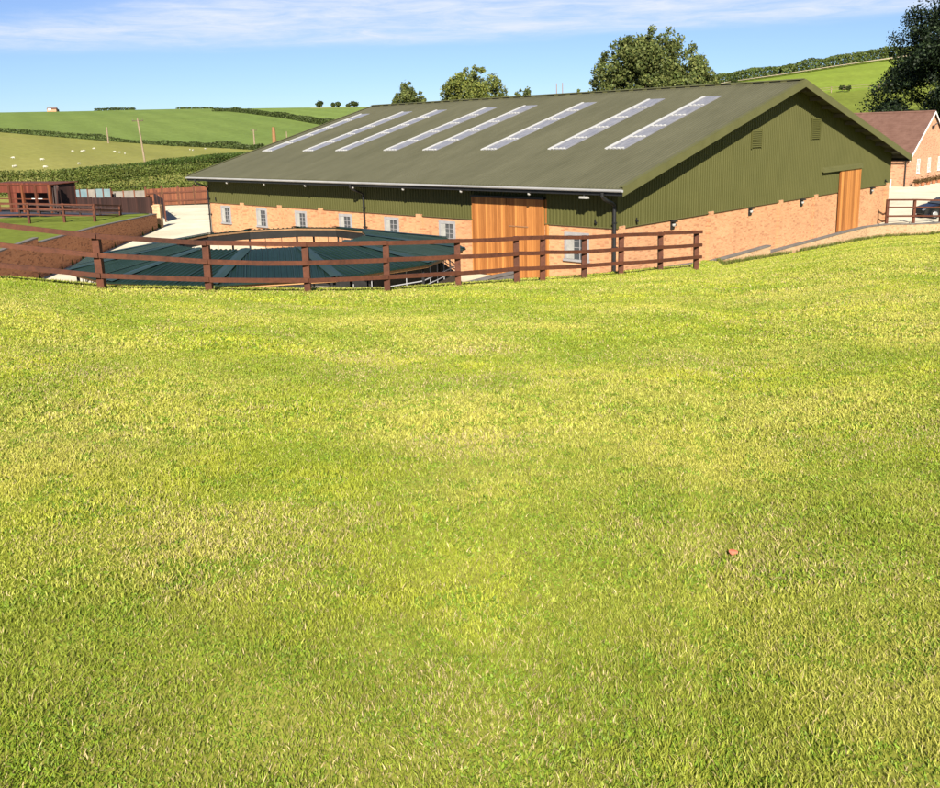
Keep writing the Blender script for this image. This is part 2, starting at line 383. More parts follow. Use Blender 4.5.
# ground sheet: a polar grid round the viewpoint, out past the horizon
def build_ground():
    rs = np.concatenate([[0.3], np.geomspace(0.8, 60, 300), np.geomspace(61, 1600, 330), np.geomspace(1700, 9000, 14)])
    az = np.radians(np.concatenate([np.arange(-180, -38, 6), np.arange(-38, 38, 0.2), np.arange(38, 180, 6)]))
    nr, na = len(rs), len(az)
    R, A = np.meshgrid(rs, az, indexing='ij'); X = (R * np.sin(A)).ravel(); Y = (R * np.cos(A)).ravel()
    Z = ground(X, Y)
    far = Y > 105
    Z = np.where(far, Z + (fbm(X / 60, Y / 60, 3, 3) - 0.5) * np.clip((Y - 105) / 300, 0, 1) * .5, Z)
    Z = np.where(Y < 0, -1.62, Z)
    # colour of what grows there
    n1 = fbm(X * 0.5, Y * 0.5, 11, 4); n2 = fbm(X * 3, Y * 3, 12, 3); n3 = fbm(X / 40, Y / 40, 13, 4)
    def C(a): return np.tile(np.array(a, float), (len(X), 1))
    nf = np.clip((Y - 5) / 14, 0, 1)[:, None]; green = C((0.24, 0.28, 0.030)) * (1 - nf) + C((0.34, 0.36, 0.045)) * nf; dry = C((0.38, 0.34, 0.09)) * (1 - nf) + C((0.50, 0.47, 0.10)) * nf  # near turf darkened for depth between blades, far turf lightened against blade shadows
    w = np.clip((n1 - 0.35) * 2.2, 0, 1)[:, None]
    col = green * (1 - w) + dry * w
    t = X / np.maximum(Y, 0.8); dc = np.interp(t, _tc, _dc)
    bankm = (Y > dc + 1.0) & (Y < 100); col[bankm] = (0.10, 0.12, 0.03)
    terrm = (X < wallx(Y)) & (Y > 24) & (Y < 80); col[terrm] = (0.150, 0.185, 0.030)
    tt = np.clip(t, -1.2, 1.2)
    d3 = np.interp(tt, [p[0] / p[1] for p in H3], [p[1] for p in H3])
    sheep = (Y >= 76) & (tt < 0.12) & (Y < d3)
    ws = np.clip(n3[:, None] * 1.6 - 0.3, 0, 1)
    mask = Y >= 100
    big = C((0.145, 0.205, 0.050)) * (1 - ws * .5) + C((0.180, 0.235, 0.060)) * ws * .5
    col[mask] = big[mask]
    shc = C((0.235, 0.240, 0.060)) * (1 - ws) + C((0.270, 0.260, 0.075)) * ws
    col[sheep] = shc[sheep]
    # top field beyond the upper hedge
    d4 = np.interp(tt, [p[0] / p[1] for p in H4], [p[1] for p in H4])
    top = mask & (tt > H4[0][0] / H4[0][1]) & (tt < 0.1) & (Y > d4); col[top] = (0.17, 0.235, 0.058)
    stub = mask & (tt > -0.165) & (tt < 0.0) & (Y > 700); col[stub] = (0.42, 0.36, 0.20)
    right = mask & (tt > 0.16)
    dfl = np.interp(tt, [p[0] / p[1] for p in FL], [p[1] for p in FL])
    rc = C((0.195, 0.265, 0.036)) * (1 - ws) + C((0.225, 0.285, 0.044)) * ws; col[right] = rc[right]
    rl = right & (Y < dfl); col[rl] = (0.165, 0.20, 0.034)
    # faint tractor lines in the crops
    lines = 1 + 0.05 * np.sin((X * 0.9 + Y * 0.45) / 3.2) * mask
    col = col * (0.82 + 0.36 * n2)[:, None] * lines[:, None]
    idx = np.arange(nr * na).reshape(nr, na)
    a = idx[:-1, :]; b = idx[1:, :]
    q = np.stack([a, b, np.roll(b, -1, 1), np.roll(a, -1, 1)], -1).reshape(-1, 4)[:, ::-1]
    V = np.stack([X, Y, Z], -1)
    # the hole round the viewpoint
    V = np.vstack([V, [[0, 0, -1.62]]]); c = len(V) - 1
    loops = np.concatenate([q.ravel(), np.stack([np.full(na, c), idx[0], np.roll(idx[0], -1)], -1)[:, ::-1].ravel()])
    sizes = np.concatenate([np.full(len(q), 4), np.full(na, 3)])
    col = np.vstack([col, col[:1]])
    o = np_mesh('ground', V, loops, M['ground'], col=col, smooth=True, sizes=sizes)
    tag(o, 'grass slope, meadows and low hills', kind='structure')
build_ground()

# ------------------------------------------------------------------ mown grass on the slope
def grass_blades():
    zones = [(1.5, 3.2, 30000, 0.026, 0.0033), (3.2, 5.5, 18000, 0.027, 0.0045), (5.5, 9, 8500, 0.029, 0.0070), (9, 15, 3200, 0.030, 0.012),
             (15, 26, 900, 0.036, 0.018), (26, 42, 300, 0.036, 0.034), (42, 64, 120, 0.040, 0.06)]
    P = []; H = []; Wd = []
    for y0, y1, den, h, w in zones:
        xm = 0.60 * y1 + 0.6
        n = int(den * 2 * xm * (y1 - y0)); x = RNG.uniform(-xm, xm, n); y = RNG.uniform(y0, y1, n)
        t = x / y; dc = np.interp(t, _tc, _dc); k = (np.abs(t) < 0.60 + 0.4 / y) & (y < dc + 0.9)
        lg = (x - BO[0]) * L[0] + (y - BO[1]) * L[1]; gg = (x - BO[0]) * G[0] + (y - BO[1]) * G[1]
        k &= ~((lg > -1.72) & (gg > 0))
        # bare and thick spots
        d = 0.60 + 0.8 * fbm(x * 2.6, y * 2.6, 31, 3)
        k &= RNG.random(n) < d
        x, y = x[k], y[k]; P.append(np.stack([x, y], -1)); H.append(np.full(len(x), h)); Wd.append(np.full(len(x), w))
    P = np.vstack(P); H = np.concatenate(H); Wd = np.concatenate(Wd); n = len(P); x, y = P[:, 0], P[:, 1]
    z = ground(x, y) - 0.004
    clump = fbm(x * 3.1, y * 3.1, 41, 3); patch = fbm(x * 0.45, y * 0.45, 42, 4); fine = fbm(x * 9, y * 9, 43, 2)
    H = H * 0.88 * RNG.uniform(0.45, 1.15, n) * (0.62 + 0.95 * clump ** 1.2)
    broad = (fine > 0.56) & (RNG.random(n) < 0.5)          # clover and plantain leaves among the blades
    H = np.where(broad, H * 0.62, H); Wd = Wd * RNG.uniform(0.7, 1.3, n) * np.where(broad, 2.3, 1)
    a = RNG.uniform(0, 2 * pi, n); lean = RNG.uniform(0.15, 1.15, n) * H * np.where(broad, 1.3, 1)
    da = RNG.uniform(0, 2 * pi, n)
    dx, dy = np.cos(da) * lean, np.sin(da) * lean; wx, wy = np.cos(a) * Wd / 2, np.sin(a) * Wd / 2
    V = np.zeros((n, 5, 3))
    V[:, 0] = np.stack([x - wx, y - wy, z], -1); V[:, 1] = np.stack([x + wx, y + wy, z], -1)
    mx, my, mz = x + dx * .35, y + dy * .35, z + H * .6
    V[:, 2] = np.stack([mx + wx * .85, my + wy * .85, mz], -1); V[:, 3] = np.stack([mx - wx * .85, my - wy * .85, mz], -1)
    V[:, 4] = np.stack([x + dx, y + dy, z + H], -1)
    o = (np.arange(n) * 5)[:, None]
    loops = np.concatenate([o + np.array([[0, 1, 2, 3]]), o + np.array([[3, 2, 4]])], 1).ravel()
    sizes = np.tile([4, 3], n)
    g1 = np.array([0.470, 0.500, 0.046]); g2 = np.array([0.275, 0.350, 0.032]); d1 = np.array([0.590, 0.540, 0.125]); br = np.array([0.52, 0.42, 0.20])
    # mowing passes, lighter and darker by turns, crossing the slope
    band = 0.5 + 0.5 * np.sin((x * 0.42 + y * 1.0) * 2.3 + 1.5 * vnoise(x * .2, y * .2, 9))
    s = np.clip((patch - 0.36) * 1.5 + (clump - .5) * 1.0 + (fbm(x * 1.5, y * 1.5, 47, 3) - .5) * 1.4 + (band - 0.5) * 0.45, 0, 1)[:, None]
    c = g2 * (1 - s) + g1 * s
    s2 = np.clip((fbm(x * 0.8, y * 0.8, 44, 3) - 0.36) * 2.4 + RNG.normal(0, 0.28, n), 0, 1)[:, None]
    c = c * (1 - s2 * .75) + d1 * s2 * .75
    dryb = (RNG.random(n) < 0.06 + 1.0 * np.clip(fbm(x * 0.9, y * 1.3, 45, 4) - 0.48, 0, 1) * np.clip(1.5 - y / 18, .25, 1)) & ~broad
    c[dryb] = br * RNG.uniform(0.7, 1.35, (dryb.sum(), 1))
    c[broad] = np.array([0.19, 0.29, 0.025]) * RNG.uniform(0.8, 1.35, (broad.sum(), 1))
    c = c * (1 + RNG.uniform(-0.27, 0.27, (n, 1)) * np.clip(1.25 - y / 30, .45, 1)[:, None])
    ob = np_mesh('grass', V.reshape(-1, 3), loops, M['grass'], col=np.repeat(c, 5, 0), sizes=sizes)
    tag(ob, 'short yellow green mown grass covering the near slope', 'grass', kind='stuff')
    print('blades', n)
grass_blades()

# a small reddish leaf lying in the grass
lp = None
for Y in np.linspace(2.5, 6, 300):
    p = aty(733, 550, Y)
    if p[2] < ground(p[0], p[1])[0] + 0.035: lp = p; break
if lp is None: lp = aty(733, 550, 3.9)
m = MB(); ring = [(0.021 * cos(t) * (1 + .2 * cos(2 * t)) * .85, 0.014 * sin(t), 0.006 * cos(2 * t)) for t in np.linspace(0, 2 * pi, 15)[:-1]]
m.add([(0, 0, 0.007)] + ring, [(0, i + 1, (i + 1) % 14 + 1) for i in range(14)])
lf = m.build('fallen_leaf', M['pink'], smooth=True); lf.location = [float(c) for c in lp + np.array([0, 0, -.008])]; lf.rotation_euler = (radians(48), radians(8), 0)
tag(lf, 'small reddish round leaf caught on top of the mown grass', 'leaf')

# ------------------------------------------------------------------ yard, path, terrace, arena
m = MB()
pl = [(-24.6, 24), (12, 24)] + [tuple(bw(g_, l_, 0)[:2]) for g_, l_ in ((1.5, -1.55), (24, -1.55), (30, -2.1), (38, -3.95), (44, -5.35), (70, -12))] + [(95, 112), (-20, 112), (-28, 100.5), (-36.5, 100.2), (-27.4, 79), (-25.6, 76)]
m.add([(x, y, ZY) for x, y in pl], [tuple(range(len(pl)))])
tag(m.build('yard', M['concrete'], fix=False), 'pale concrete yard', kind='structure')
m = MB(); P = [bw(-0.4, -0.02, 0), bw(-0.4, -1.46, 0), bw(33.5, -1.46, 0), bw(33.5, -0.02, 0)]
m.prism([(p[0], p[1], ZY - 0.3) for p in P], (0, 0, 0.3 + 0.16)); tag(m.build('path', M['concrete']), 'pale path along the gable', kind='structure')
m = MB(); A = [atz(-40, 217, -6.0), atz(40, 215, -6.0), atz(150, 217, -6.6), atz(163, 212, -7.1), atz(120, 202, -7.1), atz(-40, 202, -6.8)]
m.add([(-44, 78, -6.0), (-26.5, 76.5, -6.9), (-27.6, 80, -7.13), (-36.8, 99.8, -7.13), (-60, 99.8, -6.9), (-60, 78, -6.0)], [(0, 1, 2, 3, 4, 5)])
tag(m.build('arena_ground', M['arena'], fix=False), 'dark riding arena surface', kind='structure')
m = MB(); m.add([(-55, 73.2, -6.02), (-25.9, 73.2, -6.02), (-26.5, 76.6, -6.3), (-55, 78.2, -5.95)], [(0, 1, 2, 3)])
tag(m.build('soil_strip', M['soil'], fix=False), 'sandy strip beside the arena', kind='structure')

# ------------------------------------------------------------------ low walls
def profile_wall(name, pts, label, th, mat, cop=0.07, copw=None, seg_mat=None):
    """pts: (x, y, ztop, zfoot); consecutive equal xy make a step"""
    root = thing(name, (pts[0][0], pts[0][1], pts[0][3]), label, 'wall')
    o = np.array([pts[0][0], pts[0][1], pts[0][3]]); w = MB(); c = MB(); copw = copw or th + 0.06
    runs = [[pts[0]]]
    for a, b in zip(pts, pts[1:]):
        if abs(a[0] - b[0]) + abs(a[1] - b[1]) < 0.02: runs.append([b])
        else: runs[-1].append(b)
    for run in runs:
        P = [np.array([p[0], p[1]]) for p in run]
        nrm = []
        for i in range(len(P)):
            d = P[min(i + 1, len(P) - 1)] - P[max(i - 1, 0)]; d = d / np.linalg.norm(d); nrm.append(np.array([-d[1], d[0]]))
        for (mb, wd, lo, hi) in ((w, th, None, -cop), (c, copw, -cop + 0.003, 0.0)):
            vs = []
            for p, nn, q in zip(P, nrm, run):
                zb = q[3] if lo is None else q[2] + lo
                for s_, zz in ((-1, zb), (1, zb), (1, q[2] + hi), (-1, q[2] + hi)):
                    xy = p + nn * s_ * wd / 2; vs.append((xy[0] - o[0], xy[1] - o[1], zz - o[2]))
            n = len(P); fs = [(0, 1, 2, 3), tuple(4 * (n - 1) + k for k in (3, 2, 1, 0))]
            for i in range(n - 1):
                for k in range(4): fs.append((4*i + k, 4*i + (k+1) % 4, 4*(i+1) + (k+1) % 4, 4*(i+1) + k))
            mb.add(vs, fs)
    w.build('brickwork', mat, root); c.build('coping', M['coping'], root); return root
wn = np.array([-(WP0 - WP1)[1], (WP0 - WP1)[0]]); wn = wn / np.linalg.norm(wn); wn3 = np.array([wn[0], wn[1], 0]); WP3 = np.array([WP1[0], WP1[1], 0])
def wt(px, py):
    p = atplane(px, py, WP3, wn3); return p
tops = [wt(155, 213.6), wt(93.5, 226.7), wt(36, 242.3), wt(33.4, 237.9), wt(14, 244.7), wt(-6, 252)]
tp = []
for i, p in enumerate(tops):
    x, y = p[0], p[1]
    if i == 3: x, y = tops[2][0], tops[2][1] - 0.0
    tp.append((x, y, p[2] + (0 if i != 3 else 0), ZY - 0.1))
tp.append((tp[-1][0] + 1.2, tp[-1][1] - 12, tp[-1][2] + 0.1, ZY - 0.1))
profile_wall('retaining_wall', tp, 'long red brown brick wall with grey coping between lawn terrace and pale yard', 0.24, M['brick_red'])
pr_ = thing('brick_pillar', (-25.55, 75.35, ZY), 'square buff brick gate pillar at the far end of the terrace wall', 'pillar')
m = MB(); m.box((-.3, -.3, 0), (.3, .3, 1.78)); m.build('shaft', M['brick_low'], pr_)
m = MB(); m.box((-.34, -.34, 1.783), (.34, .34, 1.86)); m.box((-.25, -.25, 1.86), (.25, .25, 1.92)); m.build('cap', M['brick_low'], pr_)

def bpt(g, l, z, zf): p = bw(g, l, 0); return (p[0], p[1], z, zf)
W1 = [bpt(4.3, -1.6, -6.42, -8.2), bpt(7.5, -1.6, -6.37, -8.2), bpt(11.3, -1.6, -6.29, -8.2), bpt(11.3, -1.6, -6.62, -8.2), bpt(16, -1.6, -6.58, -8.2), bpt(20, -1.6, -6.54, -8.2),
      bpt(24.2, -1.6, -6.52, -8.2), bpt(27.5, -1.75, -6.66, -8.2), bpt(30.2, -2.15, -6.88, -8.3), bpt(33, -2.8, -7.06, -8.4), bpt(38, -4.0, -7.2, -8.5), bpt(44, -5.4, -7.3, -8.5)]
profile_wall('garden_wall', W1, 'low buff brick wall with grey coping curving along the lawn below the gable', 0.24, M['brick_low'])
q = [aty(694.5, 262.5, 43), aty(655, 268.6, 40), aty(615, 273.6, 38.5), aty(560, 278.6, 37)]
W2 = [(p[0], p[1], p[2], ZY - 0.3) for p in q]
profile_wall('kerb_wall', W2, 'low wall with grey coping behind the right end of the fence', 0.24, M['brick_low'])
q = [aty(514, 271.5, 34), aty(490, 276.5, 32.5), aty(458, 284.5, 31)]
W3 = [(p[0], p[1], p[2], ZY - 0.3) for p in q]
profile_wall('cobbled_edge_wall', W3, 'low cobbled edging wall in front of the tall cedar doors', 0.22, M['coping'], 0.06)

# ------------------------------------------------------------------ the barn
barn = thing('riding_barn', (BO[0], BO[1], ZY), 'large olive green metal riding barn with buff brick lower walls and rooflights', 'barn', rz=AZ)
ZB = -ZY                               # local z = world z + ZB
LEN, WID = 34.6, 32.15
cb = -4.39 + ZB                        # foot of the cladding, local
RS = (2.10 + 2.60) / 17.1              # roof slope; roof top surface at eave g=-1: -2.60
def rz_(g): return (-2.60 + (g + 1) * RS + ZB) if g <= WID / 2 else (-2.60 + (WID + 1 - g) * RS + ZB)
TH = 0.06
# walls: brick
m = MB(); m.box((0, 0, -0.3), (0.3, LEN, cb)); m.build('brick_wall', M['brick'], barn)
m = MB(); m.box((0.302, 0, -0.3), (WID - .302, 0.3, cb)); m.build('brick_wall', M['brick'], barn)
m = MB(); m.box((WID - .3, 0, -0.3), (WID, LEN, cb)); m.build('brick_wall', M['brick'], barn)
m = MB(); m.box((0.302, LEN - .3, -0.3), (WID - .302, LEN, cb)); m.build('brick_wall', M['brick'], barn)
def pil(g0, g1, l0, l1):
    m = MB(); m.box((g0, l0, -0.3), (g1, l1, cb + 0.02)); m.box((g0, l0, cb + .021), (g1, l1, cb + 0.04)); m.build('pilaster', M['brick'], barn)
def lgp(px, py, long_):
    p = atplane(px, py, BC, G if long_ else L); d = p - BC; return float(d @ (L if long_ else G))
for px, py in ((243, 204), (280.5, 206.5), (321.7, 209.7), (420, 215.5)):
    l = lgp(px, py, True); pil(-0.12, -0.001, l - .22, l + .22)
for g in (0.25, 8.0, 15.7, 20.3, 31.7): pil(g - .22, g + .22, -0.12, -0.001)
# cladding: box-profile sheets
def corrug(mb, p0, udir, length, v0f, v1f, nrm, period=0.2, h=0.035):
    n = int(length / period); vs = []; cols = []
    fr = [(0.0, 0), (0.42, 0), (0.55, 1), (0.87, 1)]
    for i in range(n + 1):
        for f_, hh in fr:
            u = (i + f_) * period
            if u > length: break
            cols.append((u, hh * h))
    cols.append((length, 0))
    o = len(mb.v)
    for u, hh in cols:
        b = p0 + udir * u + nrm * hh
        for z in (v0f(u), v1f(u)): mb.v.append((b[0], b[1], z))
    for i in range(len(cols) - 1): mb.f.append((o + 2*i, o + 2*i + 2, o + 2*i + 3, o + 2*i + 1))
ax, ay = np.array([1., 0, 0]), np.array([0, 1., 0])
m = MB(); corrug(m, np.array([-0.03, -0.03, 0]), ay, LEN + .06, lambda u: cb - .04, lambda u: rz_(0) - TH - .01, -ax); m.build('cladding', M['clad'], barn, fix=False)
m = MB(); corrug(m, np.array([-0.03, -0.03, 0]), ax, WID + .06, lambda u: cb - .04, lambda u: rz_(u - .03) - TH - .01, -ay)
# split at the ridge so the sheet heads follow the slope
m.build('cladding', M['clad'], barn, fix=False)
m = MB(); corrug(m, np.array([WID + 0.03, -0.03, 0]), ay, LEN + .06, lambda u: cb - .04, lambda u: rz_(WID) - TH - .01, ax); m.build('cladding', M['clad'], barn, fix=False)
m = MB(); corrug(m, np.array([-0.03, LEN + 0.03, 0]), ax, WID + .06, lambda u: cb - .04, lambda u: rz_(u - .03) - TH - .01, ay); m.build('cladding', M['clad'], barn, fix=False)
m = MB(); m.box((-.085, -.09, cb - .06), (-.03, LEN + .09, cb - .025)); m.box((-.03, -.09, cb - .06), (WID + .09, -.03, cb - .025)); m.build('drip_flashing', M['trim'], barn)
m = MB(); m.box((-.078, -.078, cb - .02), (0.1, -.066, rz_(0) - .12)); m.box((-.078, -.066, cb - .02), (-.066, 0.1, rz_(0) - .12)); m.build('corner_flashing', M['clad'], barn)
# roof slopes
OV = 1.0
def roof_slope(side):
    mid = WID / 2; n = int((LEN + 2 * OV) / 0.2); V = []; Fc = []
    fr = [(0.0, 0), (0.42, 0), (0.55, 1), (0.87, 1)]; cols = []
    for i in range(n + 1):
        for f_, hh in fr:
            u = (i + f_) * 0.2
            if u <= LEN + 2 * OV: cols.append((u - OV, hh * 0.05))
    mb = MB()
    for l, hh in cols:
        for g in (-1.0, mid): 
            gg = g if side < 0 else WID - g
            mb.v.append((gg, l, rz_(g) + hh - .02)); mb.v.append((gg, l, rz_(g) - TH))
    for i in range(len(cols) - 1):
        a, b = 4 * i, 4 * (i + 1)
        mb.f += [(a, a + 2, b + 2, b), (a + 1, b + 1, b + 3, a + 3), (a, b, b + 1, a + 1)]
    return mb.build('roof_slope', M['roof'], barn, fix=True)
rs1 = roof_slope(-1); rs2 = roof_slope(1)
# rooflights on the near slope
nvec = np.array([-RS, 0, 1.0]); nvec /= np.linalg.norm(nvec)
nw = G * nvec[0] + np.array([0, 0, nvec[2]]); P0r = bw(-1, 0, -2.60)
low = [(263, 152.2, 11), (302.8, 152.2, 12), (334.8, 152.4, 12), (382.7, 152.2, 13), (423, 151.5, 13.5), (481.7, 151, 15.5), (550.6, 149.8, 17.5), (608.5, 149, 19.3)]
upp = [(363.6, 115.8), (405, 114.5), (440, 112.3), (490.2, 109.8), (532, 107), (594, 103), (663, 99.6), (723.4, 95.3)]
for (x, y, w), (x2, y2) in zip(low, upp):
    a = atplane(x, y, P0r, nw) - BO; b = atplane(x2, y2, P0r, nw) - BO; c = atplane(x + w, y, P0r, nw) - BO
    ga, la = a @ G, a @ L; gb, lb = b @ G, b @ L; lc = c @ L
    g0, g1 = float(ga), float(gb); l1 = float(la); l0 = l1 - 1.0
    print('rooflight', round(g0, 2), round(g1, 2), round(l1, 2), round(float(lb), 2), 'w', round(float(la - lc), 2))
    g0, g1 = 4.3, 13.6
    fr = MB(); 
    def rbox(mb, ga, gb, la, lb, h0, h1):
        vs = [(g, l, rz_(g) + h) for h in (h0, h1) for g, l in ((ga, la), (gb, la), (gb, lb), (ga, lb))]
        mb.add(vs, [(0,3,2,1),(4,5,6,7),(0,1,5,4),(1,2,6,5),(2,3,7,6),(3,0,4,7)])
    rbox(fr, g0, g1, l0, l1, 0.0, 0.045); sk = fr.build('rooflight', M['rooflight'], rs1)
    e = MB(); rbox(e, g0, g1, l1 + .002, l1 + .16, 0.0, 0.075); e.build('edge_flashing', M['strip'], sk)
    for k in range(5):
        e = MB(); gg = g0 + 0.02 + k * (g1 - g0) / 5
        rbox(e, gg, gg + .06, l0 + .02, l1 - .005, 0.046, 0.06)
        for q_ in range(4): rbox(e, gg - .03, gg + .11, l0 + .08 + q_ * .25, l0 + .2 + q_ * .25, 0.0595, 0.085)
        e.build('fixing_strip', M['strip'], sk)
# ridge
m = MB(); mid = WID / 2; zr = rz_(mid)
m.prism([(mid - .45, -OV, zr - .45 * RS + .03), (mid, -OV, zr + .05), (mid + .45, -OV, zr - .45 * RS + .03), (mid + .45, -OV, zr - .45 * RS - .02), (mid, -OV, zr - .0), (mid - .45, -OV, zr - .45 * RS - .02)], (0, LEN + 2 * OV, 0))
m.build('ridge_cap', M['roof'], barn)
m = MB(); l = 0.1
m.box((mid - .16, -.6, zr - .05), (mid + .16, LEN + .9, zr + .075)); m.build('ridge_vent', M['black'], barn)
m = MB()
m.prism([(mid - .24, -.9, zr + .06), (mid, -.9, zr + .10), (mid + .24, -.9, zr + .06), (mid + .24, -.9, zr + .08), (mid, -.9, zr + .125), (mid - .24, -.9, zr + .08)], (0, LEN + 1.8, 0))
k = 0.0
while k < LEN - .3:
    m.box((mid - .2, k, zr - .03), (mid - .162, k + .34, zr + .065)); m.box((mid + .162, k, zr - .03), (mid + .2, k + .34, zr + .065)); k += 1.0
m.build('ridge_cover', M['trim'], barn)
# verge fascias and eaves
for yv in (-OV - .04, LEN + OV):
    for s_ in (-1, 1):
        g0, g1 = (-1.03, mid) if s_ < 0 else (mid + .002, WID + 1.03)
        m = MB(); m.prism([(g0, yv, rz_(g0) - .33), (g1, yv, rz_(g1) - .33), (g1, yv, rz_(g1) + .05), (g0, yv, rz_(g0) + .05)], (0, .038, 0)); m.build('verge_fascia', M['trim'], barn)
        m = MB(); m.prism([(g0, yv, rz_(g0) + .052), (g1, yv, rz_(g1) + .052), (g1, yv, rz_(g1) + .072), (g0, yv, rz_(g0) + .072)], (0, .22 if yv < 0 else -.18, 0)); m.build('verge_cap', M['trim'], barn)
for s_ in (-1, 1):
    def gx(g): return g if s_ < 0 else WID - g
    m = MB(); m.box((gx(-1.0), -OV, rz_(-1) - .32), (gx(-.96), LEN + OV, rz_(-1) - .065)); m.build('eave_fascia', M['black'], barn)
    m = MB()
    for a in range(6):
        t0, t1 = pi * (1 + a / 6), pi * (1 + (a + 1) / 6)
        m.prism([(gx(-1.085 + .085 * cos(t)), -OV - .03, rz_(-1) - .06 + .11 * sin(t)) for t in (t0, t1)] + [(gx(-1.085 + .075 * cos(t)), -OV - .03, rz_(-1) - .06 + .10 * sin(t)) for t in (t1, t0)], (0, LEN + 2 * OV + .06, 0))
    m.prism([(gx(-1.172), -OV - .031, rz_(-1) - .065), (gx(-1.0), -OV - .031, rz_(-1) - .065), (gx(-1.0), -OV - .031, rz_(-1) - .13), (gx(-1.085), -OV - .031, rz_(-1) - .172), (gx(-1.15), -OV - .031, rz_(-1) - .13)], (0, -.004, 0))
    m.build('gutter', M['gutter'], barn)
# dark soffit liner above the walls + purlins running out under the verges
for s_ in (-1, 1):
    def gx(g): return g if s_ < 0 else WID - g
    g = -0.4
    while g < mid - .3:
        m = MB(); m.box((gx(g - .04), -OV + .01, rz_(g) - TH - .23), (gx(g + .04), LEN + OV - .01, rz_(g) - TH - .02)); m.build('purlin', M['galv'], barn); g += 1.72
# rafters under the eaves
for l in np.arange(0.15, LEN, 4.3):
    m = MB(); m.prism([(0.0, l, rz_(0) - TH - .26), (-.93, l, rz_(-.93) - TH - .10), (-.93, l, rz_(-.93) - TH - .02), (0.0, l, rz_(0) - TH - .02)], (0, .12, 0)); m.build('eave_bracket', M['galv'], barn)
# downpipes
for l, bx in ((34.45, 0), (17.35, 0), (0.02, 0)):
    m = MB(); px_ = -.17
    m.tube([(-1.08, l + .0, rz_(-1) - .2), (-1.08, l, rz_(-1) - .36), (-.9, l, rz_(-1) - .50), (px_ - .14, l, rz_(-1) - .72), (px_, l, rz_(-1) - .85), (px_, l, 0.02)], 0.055 if l > 1 else .08, 10)
    for zz in (0.6, 1.9, 3.0): m.box((px_ - .08, l - .085, zz), (-.02, l + .085, zz + .05))
    m.build('downpipe', M['black'], barn)
# lamps under the eave
for px, py in ((226.7, 181), (264, 183), (305, 184), (353, 186), (403, 187.6), (461, 190), (529, 192)):
    p = atplane(px, py, BC - G * 0.9, G) - BO; l = float(p @ L)
    m = MB(); zc = rz_(-.9) - .36
    m.tube([(-.9, l, zc + .16), (-.9, l, zc + .08)], .025, 6); m.tube([(-.9, l, zc + .085), (-.9, l, zc + .02), (-.9, l, zc - .08), (-.9, l, zc - .12)], [.04, .085, .075, .03], 10); m.build('eave_lamp', M['casement'], barn, smooth=False)
m = MB(); m.box((-.98, .9, rz_(-1) - .50), (-.82, 1.35, rz_(-1) - .40)); m.box((-.92, 1.1, rz_(-1) - .41), (-.88, 1.15, rz_(-1) - .2)); m.build('flood_lamp', M['casement'], barn)
# tall cedar doors on the long side
for l0, l1 in ((4.06, 6.37), (6.41, 8.72)):
    m = MB(); m.box((-.17, l0, 0.04), (-.10, l1, -3.31 + ZB)); d = m.build('sliding_door', M['cedar'], barn)
    m = MB()
    for zz in ((.04, .22), (-3.49 + ZB, -3.31 + ZB)): pass
    m.box((-.185, l0, .045), (-.171, l0 + .13, -3.32 + ZB)); m.build('door_stile', M['cedar'], d); m = MB(); m.box((-.185, l1 - .13, .045), (-.171, l1, -3.32 + ZB)); m.build('door_stile', M['cedar'], d)
    if l0 < 5:
        m = MB(); m.box((-.2, l0 + .95, 2.55), (-.172, l1 - .12, 2.60)); m.build('strap_hinge', M['rust'], d)
m = MB(); m.box((-.24, 4.0, -3.30 + ZB), (-.06, 8.8, -3.20 + ZB)); m.build('door_track', M['black'], barn)
m = MB(); m.box((-.06, 8.73, 0.0), (-.001, 8.90, -3.3 + ZB)); m.build('door_frame', M['cedar'], barn); m = MB(); m.box((-.06, 3.88, 0.0), (-.001, 4.05, -3.3 + ZB)); m.build('door_frame', M['cedar'], barn)
# cedar door in the gable
m = MB(); m.box((23.5, -.17, .3), (26.72, -.10, -3.12 + ZB)); d = m.build('sliding_door', M['cedar'], barn)
m = MB(); m.box((23.5, -.185, .3), (23.62, -.171, -3.13 + ZB)); m.build('door_stile', M['cedar'], d); m = MB(); m.box((26.6, -.185, .3), (26.72, -.171, -3.13 + ZB)); m.build('door_stile', M['cedar'], d)
m = MB(); m.prism([(20.9, -.05, -2.80 + ZB), (20.9, -.26, -2.88 + ZB), (20.9, -.26, -3.11 + ZB), (20.9, -.22, -3.11 + ZB), (20.9, -.05, -3.0 + ZB)], (5.9, 0, 0)); m.build('track_cover', M['trim'], barn)
# louvred vents high in the gable
for g0, z0, z1 in ((12.0, -1.35, -.42), (19.25, -1.1, .1)):
    m = MB(); z0 += ZB; z1 += ZB; m.box((g0, -.085, z0), (g0 + 1.05, -.066, z1))
    z = z0 + .04
    while z < z1 - .04:
        m.prism([(g0 + .03, -.086, z), (g0 + .03, -.125, z - .02), (g0 + .03, -.125, z + .0), (g0 + .03, -.086, z + .06)], (.99, 0, 0)); z += .1
    m.box((g0 - .04, -.13, z0 - .04), (g0, -.066, z1 + .04)); m.box((g0 + 1.05, -.13, z0 - .04), (g0 + 1.09, -.066, z1 + .04)); m.build('louvre_vent', M['clad'], barn)
